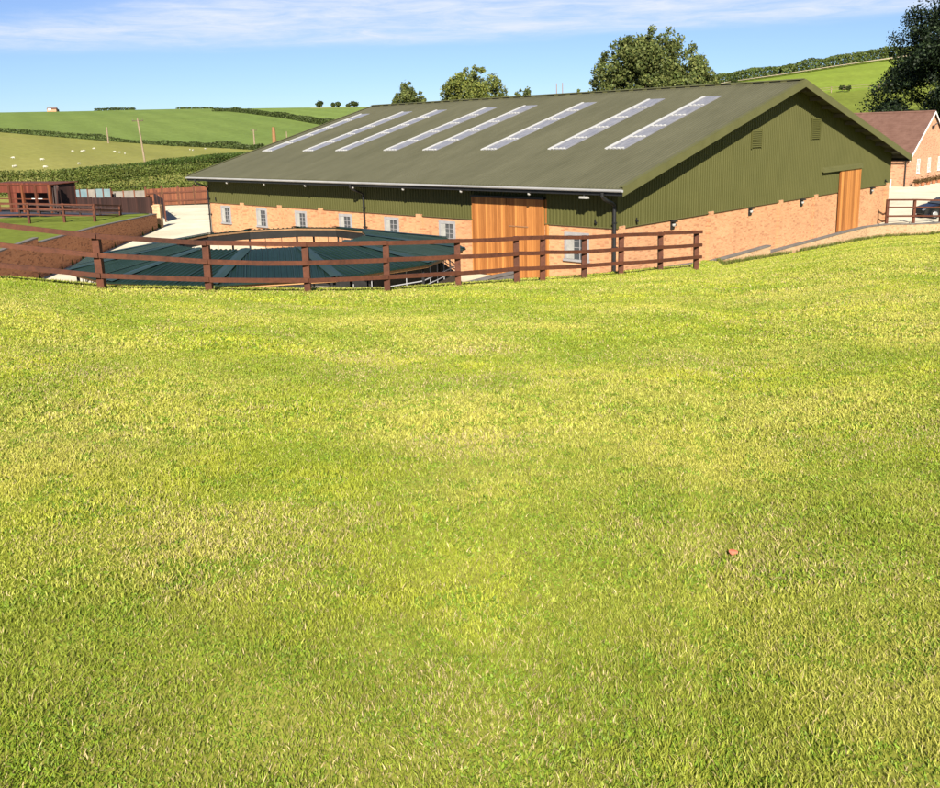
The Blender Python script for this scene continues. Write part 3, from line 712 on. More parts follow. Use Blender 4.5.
# bulkhead lamps on the gable brickwork
for g in (4.5, 12.2, 18.45, 29.0):
    m = MB(); z = -4.66 + ZB; m.box((g - .15, -.06, z - .24), (g + .15, -.002, z + .2)); la = m.build('wall_lamp', M['black'], barn)
    m = MB()
    sec = [(0.0, .085), (.04, .10), (.09, .09), (.12, .05)]
    m.tube([(g, -.06 - a, z - .02 - a * .25) for a, r in sec], [r for a, r in sec], 12); m.build('lamp_glass', M['casement'], la, smooth=True)
    m = MB(); m.prism([(g - .17, -.06, z + .20), (g - .17, -.24, z + .15), (g - .17, -.24, z + .10), (g - .17, -.06, z + .12)], (.34, 0, 0)); m.build('lamp_hood', M['black'], la)
# small black cameras at the foot of the cladding
for g, l in ((1.35, -.12), (31.2, -.12), (-.12, 33.6), (-.12, 1.1)):
    m = MB(); z = cb + .16; m.box((g - .03, l - .03, z), (g + .03, l + .09 if g > 0 else l + .03, z + .05)); m.tube([(g - .0, l, z + .02), (g - .05, l - .1, z + .0)], .045, 8)
    m.box((g - .02, l - .02, z + .04), (g + .02, l + .02, z + .16)); m.build('camera', M['black'], barn)
# stable windows
def window(l, w=1.22, z1=-4.62, h=1.15):
    z1 += ZB; z0 = z1 - h; f = MB(); b = .15; x0, x1 = -.05, -.002
    f.box((x0, l - w/2, z1 - b), (x1, l + w/2, z1)); f.box((x0, l - w/2, z0), (x1, l - w/2 + b, z1 - b - .001)); f.box((x0, l + w/2 - b, z0), (x1, l + w/2, z1 - b - .001))
    wi = f.build('window', M['greyframe'], barn)
    s = MB(); s.box((x0 - .06, l - w/2 - .04, z0 - .1), (x1, l + w/2 + .04, z0 - .002)); s.build('sill', M['greyframe'], wi)
    p = MB(); p.box((-.012, l - w/2 + b, z0), (-.003, l + w/2 - b, z1 - b - .001)); p.build('pane', M['glass'], wi)
    iw = w - 2 * b
    c = MB(); c.box((-.045, l + iw/2 - iw * .36, z0 + .01), (-.014, l + iw/2 - .002, z1 - b - .01)); c.build('open_casement', M['casement'], wi)
    g = MB()
    for k in range(1, 4): g.box((-.03, l - iw/2, z0 + k * (h - b) / 4 - .012), (-.016, l + iw/2 - iw * .37, z0 + k * (h - b) / 4 + .012))
    g.box((-.032, l - iw * .18, z0), (-.031 + .015, l - iw * .15, z1 - b - .003)); g.build('window_bar', M['greyframe'], wi)
for px in (226.5, 262, 301, 345.5, 391.5, 447): window(lgp(px, 215, True))
window(2.22, 1.42, -4.74, 1.25)
m = MB(); m.box((WID - .02, -.12, cb - .35), (WID + .12, -.03, cb + .25)); m.build('white_bracket', M['white'], barn)

# ------------------------------------------------------------------ horse walker
WC = np.array([-7.75, 36.1]); RO, RI, NS = 7.65, 3.75, 12
nearp = aty(276, 285, 29); ang0 = atan2(nearp[1] - WC[1], nearp[0] - WC[0])
walker = thing('horse_walker', (WC[0], WC[1], ZY), 'round horse walker with dark green sheet metal ring roof beside the barn', 'horse walker', rz=ang0)
ca = cos(pi / NS); ROa, RIa = RO * ca, RI * ca
SL = (4.59 - 3.98) / (ROa - RIa)
def wz(r): return (-3.98 - (r - RIa) * SL) + ZB
for k in range(NS):
    th = 2 * pi * k / NS; e = np.array([cos(th), sin(th)]); tdir = np.array([-sin(th), cos(th)]); tn = tan(pi / NS)
    cols = []; per = 0.2; half = ROa * tn; u = -half
    prof = [(0, 0), (.55, 0), (.66, 1), (.89, 1)]
    i = math.floor(-half / per)
    us = [-half + .001]
    while i * per < half:
        for f_, hh in prof:
            uu = (i + f_) * per
            if -half < uu < half: us.append(uu); 
        i += 1
    us.append(half - .001)
    def hgt(u):
        f_ = (u / per) % 1
        if f_ < .55: return 0
        if f_ < .66: return (f_ - .55) / .11 * .032
        if f_ < .89: return .032
        return (1 - f_) / .11 * .032
    mb = MB()
    for u in us:
        ra = max(RIa, abs(u) / tn); 
        for r in (ra, ROa + .0):
            p = e * r + tdir * u; mb.v.append((p[0], p[1], wz(r) + hgt(u)))
            mb.v.append((p[0], p[1], wz(r) - .012))
    for i in range(len(us) - 1):
        a, b = 4 * i, 4 * i + 4
        mb.f += [(a, b, b + 2, a + 2), (a + 1, a + 3, b + 3, b + 1), (a + 2, b + 2, b + 3, a + 3), (a, a + 1, b + 1, b)]
    sec = mb.build('roof_section', M['walker'], walker)
    # sheet laps: thin bright screws/flashing lines
    # hip flashing
    th2 = th + pi / NS; e2 = np.array([cos(th2), sin(th2), 0]); t2 = np.array([-sin(th2), cos(th2), 0])
    pts = []
    m = MB()
    def hp(r, s, dz): 
        p = e2 * (r / ca) + t2 * s; return (p[0], p[1], wz(r) - abs(s) * tan(pi / NS) * 0 + dz)
    for r in (RIa - .02, ROa + .02): m.v += [hp(r, -.2, .048), hp(r, 0, .075), hp(r, .2, .048)]
    m.f += [(0, 1, 4, 3), (1, 2, 5, 4)]
    m.build('hip_flashing', M['flash'], walker, fix=False)
    # beams, posts, rails
    def cor(R, z, a): return (cos(a) * R, sin(a) * R, z)
    a0, a1 = th - pi / NS, th + pi / NS
    m = MB(); m.beam(cor(RO - .12, wz(ROa) - .11, a0), cor(RO - .12, wz(ROa) - .11, a1), .06, .10); m.build('outer_beam', M['beam'], walker)
    m = MB(); m.beam(cor(RI + .04, wz(RIa) - .07, a0), cor(RI + .04, wz(RIa) - .07, a1), .05, .07); m.build('inner_beam', M['inbeam'], walker)
    m = MB(); m.beam(cor(RO - .1, wz(ROa) - .08, a1), cor(RI + .1, wz(RIa) - .08, a1), .07, .14); m.build('rafter', M['black'], walker)
    m = MB(); m.beam(cor(RO - .35, 0, a1), cor(RO - .35, wz(ROa) - .14, a1), .09, .09, up=(1, 0, 0)); m.build('post', M['black'], walker)
    m = MB(); m.beam(cor(RI + .15, 0, a1), cor(RI + .15, wz(RIa) - .12, a1), .07, .07, up=(1, 0, 0)); m.build('post', M['black'], walker)
    m = MB(); m.beam(cor(RO - .35, .83, a0), cor(RO - .35, .83, a1), .04, 1.62); m.build('kick_board', M['black'], walker)  # boards made tall and black to stand in for shade under the eave
    m = MB(); m.beam(cor(RI + .06, wz(RIa) - .26, a0), cor(RI + .06, wz(RIa) - .26, a1), .03, .28); m.build('inner_shade_band', M['dark'], walker)  # added near-black band, painted shade of the roof underside below the inner beam
    m = MB(); m.v += [cor(RI + .1, wz(RIa) - .2, a0), cor(RI + .1, wz(RIa) - .2, a1), cor(RO - .2, wz(ROa) - .19, a1), cor(RO - .2, wz(ROa) - .19, a0)]; m.f += [(0, 1, 2, 3)]; m.build('roof_shade_sheet', M['dark'], walker)  # added near-black sheet, painted shade under the roof that hides the far beam
    m = MB()
    for zz in (1.75, 1.95): m.tube([cor(RO - .35, zz, a0), cor(RO - .35, zz, a1)], .022, 6)
    for j in range(1, 5):
        q0 = np.array(cor(RO - .35, 0, a0)) * (1 - j / 5) + np.array(cor(RO - .35, 0, a1)) * (j / 5); m.tube([(q0[0], q0[1], 1.08), (q0[0], q0[1], wz(ROa) - .16)], .016, 6)
    m.build('guard_rail', M['gutter'], walker)
    # gutter brackets of the near eave
    m = MB(); m.beam(cor(RO + .02, wz(ROa) - .02, a0), cor(RO + .02, wz(ROa) - .02, a1), .05, .05); m.build('eave_trim', M['walker'], walker)
m = MB(); m.tube([(0, 0, 0), (0, 0, 2.35)], .12, 12); m.tube([(0, 0, 2.1), (0, 0, 2.3)], .3, 12)
m.build('centre_post', M['galv'], walker)
for k in range(4):
    a = k * pi / 2 + .35; m = MB(); m.beam((0, 0, 2.2), (cos(a) * 5.4, sin(a) * 5.4, 2.05), .06, .06)
    m.beam((cos(a) * 5.4, sin(a) * 5.4, 2.05), (cos(a) * 5.4, sin(a) * 5.4, 1.0), .05, .05, up=(1, 0, 0)); m.build('walker_arm', M['galv'], walker)
# thin seam strips on the near sections
seam = MB()
for k in range(NS):
    th = 2 * pi * k / NS; e = np.array([cos(th), sin(th)]); tdir = np.array([-sin(th), cos(th)])
    for u in (-.95, .62):
        ra = max(RIa, abs(u) / tan(pi / NS)); p = e * ra + tdir * u; q_ = e * (ROa + .01) + tdir * u
        seam.beam((p[0], p[1], wz(ra) + .045), (q_[0], q_[1], wz(ROa + .01) + .045), .02, .012)
seam.build('roof_seam', M['flash'], walker)

# ------------------------------------------------------------------ fences
def post_rail(name, label, pts, rails, post_h, pw, mat, extra=0.06, rail_h=.1, rail_t=.04, side=-1, group=None, lean=0.0):
    """pts: (x, y, ground z, z of the top rail) per post"""
    root = thing(name, pts[0][:3], label, 'fence', group); o = np.array(pts[0][:3], float)
    rnd = random.Random(len(pts) * 31 + int(abs(pts[0][0]) * 7))
    P = [np.array(p[:3], float) - o for p in pts]; T = [p[3] - o[2] for p in pts]
    for p, t in zip(P, T):
        m = MB(); lx, ly = rnd.uniform(-.02, .02), rnd.uniform(-.02, .02)
        h = t + extra; w = pw / 2
        vs = []
        for (zz, dx, dy, s) in ((p[2] - .3, 0, 0, 1), (h - .012, lx, ly, 1), (h, lx, ly, .86)):
            for a, b in ((-1, -1), (1, -1), (1, 1), (-1, 1)): vs.append((p[0] + dx + a * w * s, p[1] + dy + b * w * s, zz))
        m.add(vs, [(0,3,2,1), (8,9,10,11)] + [(4*i + k, 4*i + (k+1) % 4, 4*i + 4 + (k+1) % 4, 4*i + 4 + k) for i in (0, 1) for k in range(4)])
        m.build('post', mat, root)
    for i in range(len(P) - 1):
        d = P[i + 1] - P[i]; nrm = np.array([d[1], -d[0], 0]); nrm /= np.linalg.norm(nrm)
        if nrm[1] > 0: nrm = -nrm
        off = nrm * (pw / 2 + rail_t / 2 + .004)
        for r in rails:
            a = P[i] + off; b = P[i + 1] + off; a[2] = T[i] - r + rnd.uniform(-.012, .012); b[2] = T[i + 1] - r + rnd.uniform(-.012, .012)
            u_ = (b - a) / np.linalg.norm(b - a)
            ext = .05 if i % 2 == 0 else -.001
            # sag a little in the middle
            mid_ = (a + b) / 2 + np.array([0, 0, rnd.uniform(-.018, .006)])
            aa = a - u_ * (.06 if i == 0 else -.002); bb = b + u_ * (.12 if i == len(P) - 2 else -.002)
            m = MB()
            vs = []
            for c in (aa, mid_, bb):
                for s_, z_ in ((-1, -1), (1, -1), (1, 1), (-1, 1)): q = c + nrm * s_ * rail_t / 2; vs.append((q[0], q[1], q[2] + z_ * rail_h / 2))
            m.add(vs, [(0,3,2,1), (8,9,10,11)] + [(4*j + k, 4*j + (k+1) % 4, 4*j + 4 + (k+1) % 4, 4*j + 4 + k) for j in (0, 1) for k in range(4)])
            m.build('rail', mat, root)
    return root
fp = [(-105, 212, 15.3), (0, 224.3, 15.7), (96, 235.8, 16.2), (205, 242.2, 16.9), (305, 244.4, 17.7), (385, 242.6, 18.5), (457, 240.6, 19.5), (516, 237.8, 20.4), (542, 237.3, 20.85), (584, 236.8, 21.7), (621, 235.2, 22.5), (661, 233.4, 23.6), (697, 231.8, 24.7)]
pts = []
for x, y, Y in fp:
    if x == 0: continue
    p = aty(x, y, Y); gz = float(ground(p[0], p[1])[0]); pts.append((p[0], p[1], gz, p[2]))
    print('fence', x, 'height', round(p[2] - gz, 2))
post_rail('paddock_fence', 'long red brown post and rail fence across the crest of the lawn', pts, (0, .35, .70), 1.1, .125, M['fence'], .03, .088, .042)
# fence on the terrace
tf = [(-30, 204, 219), (27, 203.5, 221), (62.5, 204, 222), (93, 204.5, 222.5), (119.5, 205.5, 218.5)]
pts = []
for x, yt, yb in tf:
    p = aty(x, yb, 70 if x < 110 else 74.5); gz = float(ground(p[0], p[1])[0]); q = aty(x, yt, p[1]); pts.append((q[0], q[1], min(gz, p[2]), q[2]))
post_rail('terrace_fence', 'weathered post and rail fence at the back of the small green terrace', pts, (.02, .42, .85), 1.4, .17, M['fence_far'], .05, .10, .05)
# fence to the right of the barn
pts = []
for x, y, Y in ((888, 199.8, 60.5), (915, 199.8, 61.5), (942, 200.2, 62.5), (970, 200.5, 63.5)):
    p = aty(x, y, Y); pts.append((p[0], p[1], ZY, p[2]))
post_rail('yard_fence', 'red brown three rail fence between barn corner and parked black car', pts, (0, .5, 1.08), 1.4, .16, M['fence_far'], .02, .11, .05)

# ------------------------------------------------------------------ structures round the arena (far left)
def frame_from(a, b):
    d = np.array(b) - np.array(a); ln = float(np.linalg.norm(d[:2])); return ln, atan2(d[1], d[0])
a = aty(-12, 216, 84); b = aty(53, 215.5, 80); gz = -6.1
ln, rz0 = frame_from(a, b)
shed = thing('field_shelter', (a[0], a[1], gz), 'maroon boarded timber horse shelter with dark open bays', 'shelter', rz=rz0)
m = MB(); m.box((0, 2.6, 0), (ln, 2.7, 2.5)); m.build('back_wall', M['shed_boards'], shed)
m = MB(); m.prism([(-.2, -.1, 2.42), (-.2, 2.9, 2.52), (-.2, 2.9, 2.58), (-.2, -.1, 2.48)], (ln + .4, 0, 0)); m.build('roof', M['fence_far'], shed)
m = MB(); m.box((0, -.04, 1.75), (ln, 0.0, 2.6)); m.build('front_fascia', M['shed_boards'], shed)
nb = 5
for k in range(nb + 1):
    x = k * ln / nb; m = MB(); m.box((x - .12, -.14, 0), (x + .12, .06, 2.45)); m.build('post', M['orange_boards'] if k % 2 else M['fence_far'], shed)
for k in range(nb):
    x0, x1 = k * ln / nb + .12, (k + 1) * ln / nb - .12
    if k in (0, 2):
        m = MB(); m.box((x0, .0, 0), (x0 + (x1 - x0) * .45, .05, 1.74)); m.build('front_board', M['shed_boards'], shed)
    m = MB()
    for zz in (.35, .75, 1.15): m.box((x0, -.02, zz), (x1, .03, zz + .1))
    m.build('rail', M['fence_far'], shed)
m = MB(); m.box((ln - .05, 0, 0), (ln, 2.6, 2.4)); m.build('side_wall', M['dark_boards'], shed)
m = MB(); m.box((0.02, .1, .01), (ln - .06, 2.58, .05)); m.build('floor', M['dark'], shed)
m = MB(); m.box((ln * .72, -.03, 1.2), (ln * .72 + 1.4, -.015, 1.26)); m.box((ln * .72 + .65, -.05, 1.2), (ln * .72 + .71, -.032, 2.0)); m.build('window_bar', M['white'], shed)
# round-backed end: a leaning curved stack of boards
a = aty(54.5, 214, 79.6); st = thing('board_stack', (a[0], a[1], gz), 'dark curved end screen of boards leaning at the shelter corner', 'screen', rz=rz0)
m = MB()
for k in range(7):
    t = k / 6; m.beam((t * .9 - .45, sin(t * pi) * .5, 0), (t * .9 - .45 - .25 * (1 - t), sin(t * pi) * .5 + .2, 2.0 + .4 * sin(pi * (t * .8 + .15))), .14, .05)
m.build('board', M['dark_boards'], st)
# panel screen, blue grey
def panel_row(name, label, cat, pa, pb, h, n, mat, postmat, alt=None, base=0.0, ph=None, pw=.12):
    ln, rz0 = frame_from(pa, pb); root = thing(name, pa, label, cat, rz=rz0); w = ln / n
    for k in range(n):
        m = MB(); m.box((k * w + pw / 2 + .01, -.02, base), ((k + 1) * w - pw / 2 - .01, .03, base + h * (1 if k % 2 else .985))); m.build('panel', alt if (alt and k in (0, 1, 4)) else mat, root)
    for k in range(n + 1):
        m = MB(); m.box((k * w - pw / 2, -.05, 0), (k * w + pw / 2, .06, base + (ph or h + .05))); m.build('post', postmat, root)
    return root
pa = aty(58, 203.5, 97); pb = aty(112, 202, 97); pa[2] = pb[2] = ZY + .1
panel_row('blue_panel_fence', 'pale blue and grey panel fence at the back of the dark arena', 'fence', pa, pb, 2.1, 7, M['panelblue'], M['fence_far'], M['panelgrey'])
pa = aty(113, 200, 98); pb = aty(146, 200, 98.5); pa[2] = pb[2] = ZY + .1
panel_row('grey_panel_fence', 'low weathered grey brown panel fence right of the blue panels', 'fence', pa, pb, 1.75, 3, M['panelgrey'], M['orange_boards'])
pa = aty(147, 206, 99.5); pb = aty(211, 205, 101.5); pa[2] = pb[2] = ZY
g_ = panel_row('yard_gates', 'orange brown boarded fence panels closing the far end of the yard', 'fence', pa, pb, 1.85, 4, M['orange_boards'], M['fence_far'], None, .08, 2.05, .2)
ln, _ = frame_from(pa, pb)
for k in range(4):
    w = ln / 4; m = MB(); m.box((k * w + .12, -.09, 1.35), ((k + 1) * w - .12, -.025, 1.5)); m.box((k * w + .12, -.09, .45), ((k + 1) * w - .12, -.025, .6))
    m.build('brace_rail', M['fence_far'], g_)
# dark kick-board walls of the arena
pa = aty(64, 214, 94); pb = aty(152, 206, 90); pa[2] = ZY + .05; pb[2] = ZY
panel_row('arena_back_wall', 'dark boarded kick wall along the far side of the arena', 'fence', pa, pb, 1.55, 6, M['dark_boards'], M['dark_boards'], None, 0, 1.6, .14)
pc = atz(166, 222, ZY)
r_ = panel_row('arena_end_fence', 'dark boarded arena side fence meeting the pale yard behind the brick pillar', 'fence', np.array([pb[0] + .3, pb[1], ZY]), pc, 1.65, 3, M['dark_boards'], M['fence_far'], None, .35, 2.1, .14)
pa = aty(20, 215, 79.0); pb = aty(120, 213, 79.5); pa[2] = -6.2; pb[2] = -6.9
P4 = [pa + (pb - pa) * k / 5 for k in range(6)]
post_rail('arena_rail_fence', 'dark low rail fence on the near side of the arena', [(p[0], p[1], p[2], p[2] + 1.05) for p in P4], (0, .45, .85), 1.1, .14, M['dark_boards'], .03, .12, .05)

# ------------------------------------------------------------------ brick house to the right
HC = atz(907, 187, ZY); 
ap = atplane(933.8, 112, HC, L); hw = float((ap - HC) @ G); hz = float(ap[2]) + ZB
ez = float(atplane(911, 157, HC, L)[2]) + ZB
print('house half width', hw, 'ridge', hz, 'eave', ez)
HLEN = 16.0
house = thing('brick_house', (HC[0], HC[1], ZY), 'red brick house with brown tiled roof and white framed windows', 'house', rz=AZ)
hs = (hz - ez) / (hw + .0); eh = ez
W_ = 2 * hw
m = MB(); m.prism([(0, 0, -.1), (W_, 0, -.1), (W_, 0, eh), (hw, 0, hz - .12), (0, 0, eh)], (0, .3, 0)); m.build('wall', M['brick_house'], house)
m = MB(); m.prism([(0, HLEN, -.1), (W_, HLEN, -.1), (W_, HLEN, eh), (hw, HLEN, hz - .12), (0, HLEN, eh)], (0, -.3, 0)); m.build('wall', M['brick_house'], house)
m = MB(); m.box((0, .302, -.1), (.3, HLEN - .302, eh)); m.build('wall', M['brick_house'], house)
m = MB(); m.box((W_ - .3, .302, -.1), (W_, HLEN - .302, eh)); m.build('wall', M['brick_house'], house)
for s_ in (-1, 1):
    def hx(x): return x if s_ < 0 else W_ - x
    mb = MB(); rows = 26
    for k in range(rows):            # overlapping tile courses
        x0 = -.35 + (hw + .35) * k / rows; x1 = -.35 + (hw + .35) * (k + 1) / rows
        z0, z1 = eh + x0 * hs, eh + x1 * hs
        mb.prism([(hx(x0), -.2, z0 + .02), (hx(x1), -.2, z1 + .02), (hx(x1), -.2, z1 + .035), (hx(x0), -.2, z0 + .075)], (0, HLEN + .4, 0))
    mb.build('roof', M['tile'], house)
    m = MB(); m.prism([(hx(-.4), -.26, eh - .4 * hs - .16), (hx(hw), -.26, hz - .16), (hx(hw), -.26, hz + .08), (hx(-.4), -.26, eh - .4 * hs + .08)], (0, .05, 0)); m.build('bargeboard', M['white'], house)
    m = MB(); m.box((hx(-.40), -.1, eh - .4 * hs - .1), (hx(-.5), HLEN + .1, eh - .4 * hs)); m.build('gutter', M['black'], house)
m = MB(); m.tube([(hw, -.2, hz + .05), (hw, HLEN + .2, hz + .05)], .13, 8); m.build('ridge_tile', M['tile'], house)
for px in (918.3, 929, 939, 949, 959):
    p = atplane(px, 163.5, HC, L) - HC; x = float(p @ G); zc = 2.05
    if x > W_ - .6: continue
    f = MB(); f.box((x - .42, -.04, zc - .75), (x - .34, .02 - .03, zc + .75)); f.box((x + .34, -.04, zc - .75), (x + .42, -.01, zc + .75)); f.box((x - .34, -.04, zc + .66), (x + .34, -.01, zc + .75)); f.box((x - .34, -.04, zc - .75), (x + .34, -.01, zc - .66))
    f.box((x - .03, -.045, zc - .66), (x + .03, -.012, zc + .66)); f.box((x - .34, -.043, zc + .1), (x + .34, -.014, zc + .16)); f.box((x - .34, -.043, zc - .4), (x + .34, -.014, zc - .35)); wi = f.build('window', M['white'], house)
    p_ = MB(); p_.box((x - .34, -.012, zc - .66), (x + .34, -.003, zc + .66)); p_.build('pane', M['panelgrey'], wi)
    s = MB(); s.box((x - .48, -.1, zc - .84), (x + .48, -.003, zc - .76)); s.build('sill', M['white'], wi)
m = MB(); m.box((hw - .2, -.2, hz - 1.75), (hw + .1, -.01, hz - 1.45)); m.tube([(hw, -.1, hz - 1.5), (hw + .35, -.4, hz - 1.2)], .06, 6); m.build('wall_lamp', M['black'], house)
m = MB(); m.tube([(-.08, .25, eh - .15), (-.08, .25, 0)], .06, 8); m.tube([(-.45, .25, eh - .3), (-.08, .25, eh - .45)], .06, 8); m.build('downpipe', M['black'], house)
m = MB(); m.box((-.02, 2.2, 0), (-.003, 3.1, 2.05)); m.build('door', M['white'], house)
# planters along the gable foot
first = None
for k, px in enumerate((917, 922.5, 928, 933.5, 938.5)):
    p = atplane(px, 184, HC - L * .8, L); q = np.array([p[0], p[1], ZY])
    if first is None:
        pot = thing('planter', q, 'terracotta pot plant, leftmost of the row at the house gable', 'planter', 'pot plants along the house gable')
        m = MB(); m.tube([(0, 0, 0), (0, 0, .35), (0, 0, .38)], [.18, .26, .28], 12); m.build('pot', M['terracotta'], pot)
        V = []; n = 260
        c = RNG.normal(0, .17, (n, 3)); c[:, 2] = np.abs(c[:, 2]) * 1.2 + .4; s = .05
        q4 = np.stack([c + RNG.normal(0, s, (n, 3)) for _ in range(4)], 1).reshape(-1, 3)
        np_mesh('foliage', q4, np.arange(n * 4).reshape(-1, 4), M['leaf'], pot, col=np.tile([.16, .10, .04], (n * 4, 1)) * RNG.uniform(.7, 1.3, (n * 4, 1)))
        first = pot
    else:
        c_ = copy_tree(first); c_.location = [float(v) for v in q]; c_.rotation_euler.z = k
        c_['label'] = ['', 'terracotta pot plant, second from the left at the house gable', 'terracotta pot plant, middle one of the row at the house gable', 'terracotta pot plant, second from the right at the house gable', 'terracotta pot plant at the picture edge by the house gable'][k]

# ------------------------------------------------------------------ black car
cp = atz(918, 221, ZY); cx = aty(918.5, 215, 66.0)
car = thing('parked_car', (cx[0], 66.0, ZY), 'black hatchback parked behind the yard fence near the brick house', 'car', rz=radians(8))
prof = [(0.0, .30), (0.02, .62), (.12, .74), (.85, .92), (1.15, .98), (1.75, 1.36), (2.35, 1.47), (3.2, 1.42), (3.75, 1.10), (4.02, .98), (4.1, .55), (4.05, .30)]
def half_w(x, z):
    e = min(x, 4.1 - x); w = .86 - .22 * max(0, 1 - e / .6) ** 2
    return w - max(0, z - .95) * .42
m = MB(); nP = len(prof)
ring = []
vs = []
for s_ in (-1, 1):
    for x, z in prof: vs.append((x, s_ * half_w(x, z), z))
for x, z in prof: vs.append((x, -half_w(x, z) * .7, z + (.03 if z > .5 else 0)))
for x, z in prof: vs.append((x, half_w(x, z) * .7, z + (.03 if z > .5 else 0)))
fs = [tuple(range(nP)), tuple(range(nP, 2 * nP))[::-1]]
for i in range(nP):
    j = (i + 1) % nP
    fs += [(i, j, 2*nP + j, 2*nP + i), (2*nP + i, 2*nP + j, 3*nP + j, 3*nP + i), (3*nP + i, 3*nP + j, nP + j, nP + i)]
m.add(vs, fs); body = m.build('body', M['carpaint'], car)
bv = body.modifiers.new('edge', 'BEVEL'); bv.width = .035; bv.segments = 3; bv.limit_method = 'ANGLE'
for s_ in (-1, 1):
    for (xa, xb, xc, xd) in ((1.32, 1.82, 2.3, 2.3), (2.38, 2.38, 3.1, 3.5)):
        def wp(x, z): return (x, s_ * (half_w(x, z) + .008), z)
        m = MB(); q4 = [wp(xa, .98), wp(xb, 1.33), wp(xc, 1.38), wp(xd, .99)] if xa < 2 else [wp(xa, .99), wp(xb, 1.38), wp(xc, 1.35), wp(xd, 1.02)]
        m.prism(q4, (0, -s_ * .01, 0)); m.build('side_window', M['glass'], car)
m = MB(); m.prism([(1.17, -.66, 1.02), (1.17, .66, 1.02), (1.72, .52, 1.375), (1.72, -.52, 1.375)], (-.02, 0, .03)); m.build('windscreen', M['glass'], car)
for x in (.72, 3.35):
    for s_ in (-1, 1):
        m = MB(); m.tube([(x, s_ * .70, .31), (x, s_ * .72, .31), (x, s_ * .86, .31), (x, s_ * .88, .31)], [.28, .31, .31, .28], 24); wh = m.build('wheel', M['rubber'], car)
        m = MB(); m.tube([(x, s_ * .881, .31), (x, s_ * .895, .31)], [.20, .17], 16); m.build('rim', M['alloy'], wh)
for s_ in (-1, 1):
    m = MB(); m.prism([(-.005, s_ * .38, .60), (-.005, s_ * .62, .60), (.10, s_ * .72, .72), (.04, s_ * .42, .70)], (-.02, 0, 0)); m.build('headlight', M['alloy'], car)
    m = MB(); m.box((1.35, s_ * .86, .95), (1.5, s_ * 1.0, 1.07)); m.build('wing_mirror', M['carpaint'], car)

# ------------------------------------------------------------------ plants
def leaf_cloud(centers, radii, n_per, size, col, jitter=.25, shell=.55, squash=1.0, up_light=0.0, rng=RNG):
    """quads scattered through ellipsoid clumps; returns verts (4 per leaf), colours"""
    allc = []; allcol = []; nrm_ = []
    for c, r, n in zip(centers, radii, n_per):
        d = rng.normal(0, 1, (n, 3)); d /= np.linalg.norm(d, axis=1)[:, None]
        rad = shell + (1 - shell) * rng.random(n) ** .6; rad *= 1 + .12 * rng.normal(0, 1, n)
        p = c + d * rad[:, None] * r; allc.append(p); nrm_.append(d)
        tone = rng.uniform(1 - jitter, 1 + jitter)
        cc = col[rng.integers(0, len(col), n)] * tone * rng.uniform(.75, 1.25, (n, 1)); allcol.append(cc)
    P = np.vstack(allc); C = np.vstack(allcol); D = np.vstack(nrm_); n = len(P)
    nr = D * .8 + rng.normal(0, .75, (n, 3)); nr /= np.linalg.norm(nr, axis=1)[:, None]
    a = np.cross(nr, rng.normal(0, 1, (n, 3))); a /= np.linalg.norm(a, axis=1)[:, None]; b = np.cross(nr, a)
    s = size * rng.uniform(.6, 1.3, (n, 1))
    V = np.stack([P - a * s * .5, P + b * s * .32 + a * s * .05, P + a * s * .55, P - b * s * .32], 1)
    return V.reshape(-1, 3), np.repeat(C, 4, 0)
def tree(label, base, height, crown_w, crown_h0, nclump, nleaf, size, cols, mat='leaf', name='broadleaf_tree', shape=None, seed=1, group=None, clump=(.16, .26), depth=None, cat='tree', gaps=1.0):
    rng = np.random.default_rng(seed); rnd = random.Random(seed)
    root = thing(name, base, label, cat, group)
    cz0 = crown_h0; ch = height - cz0; cen = np.array([0, 0, cz0 + ch / 2]); rx = crown_w / 2; rz = ch / 2; ry = (depth or crown_w) / 2
    cs = []; rr = []
    while len(cs) < nclump:
        d = rng.normal(0, 1, 3); d /= np.linalg.norm(d); r = rng.uniform(.08, 1) ** .4
        f_ = 1.0 if shape is None else shape(d, rng)
        q = rng.uniform(*clump)
        p = cen + d * r * np.array([rx, ry, rz]) * (1 - q * .55) * f_
        cs.append(p); rr.append(np.array([rx, rx, rz * .9]) * q * rng.uniform(.8, 1.2))
    w = np.array([r[0] ** 2 for r in rr]); n_per = (w / w.sum() * nleaf).astype(int) + 4
    V, C = leaf_cloud(cs, rr, n_per, size, np.array(cols), rng=rng, shell=.35)
    # stray twigs of leaves that roughen the outline
    ns = nleaf // 5; d = rng.normal(0, 1, (ns, 3)); d /= np.linalg.norm(d, axis=1)[:, None]
    pc = [cen + dd * np.array([rx, ry, rz]) * rng.uniform(.80, 1.0) * (1.0 if shape is None else shape(dd, rng)) for dd in d[:max(20, nclump)]]
    V2, C2 = leaf_cloud(pc, [np.array([rx, rx, rx]) * .085] * len(pc), [max(6, ns // len(pc))] * len(pc), size, np.array(cols), rng=rng, shell=.1)
    V = np.vstack([V, V2]); C = np.vstack([C, C2])
    np_mesh('crown', V, np.arange(len(V)).reshape(-1, 4), M[mat], root, col=C)
    m = MB(); tr = height * .028
    top = cen + np.array([0, 0, rz * .2]); m.tube([(0, 0, -.3), (0, 0, cz0 * .6), (rnd.uniform(-.2, .2), 0, cz0 + ch * .2), tuple(top)], [tr * 1.3, tr, tr * .7, tr * .25], 8)
    m.build('trunk', M['bark'], root, smooth=True)
    lm = MB()
    for k in range(min(26, nclump)):
        c = cs[k]; s0 = np.array([0, 0, cz0 * .7 + (c[2] - cz0) * .35]); mid_ = (s0 + c) / 2 + np.array([0, 0, -.04 * height]); lm.tube([s0, mid_, c], [tr * .4, tr * .22, tr * .06], 5, cap=False)
    lm.build('limb', M['bark'], root, smooth=True)
    return root
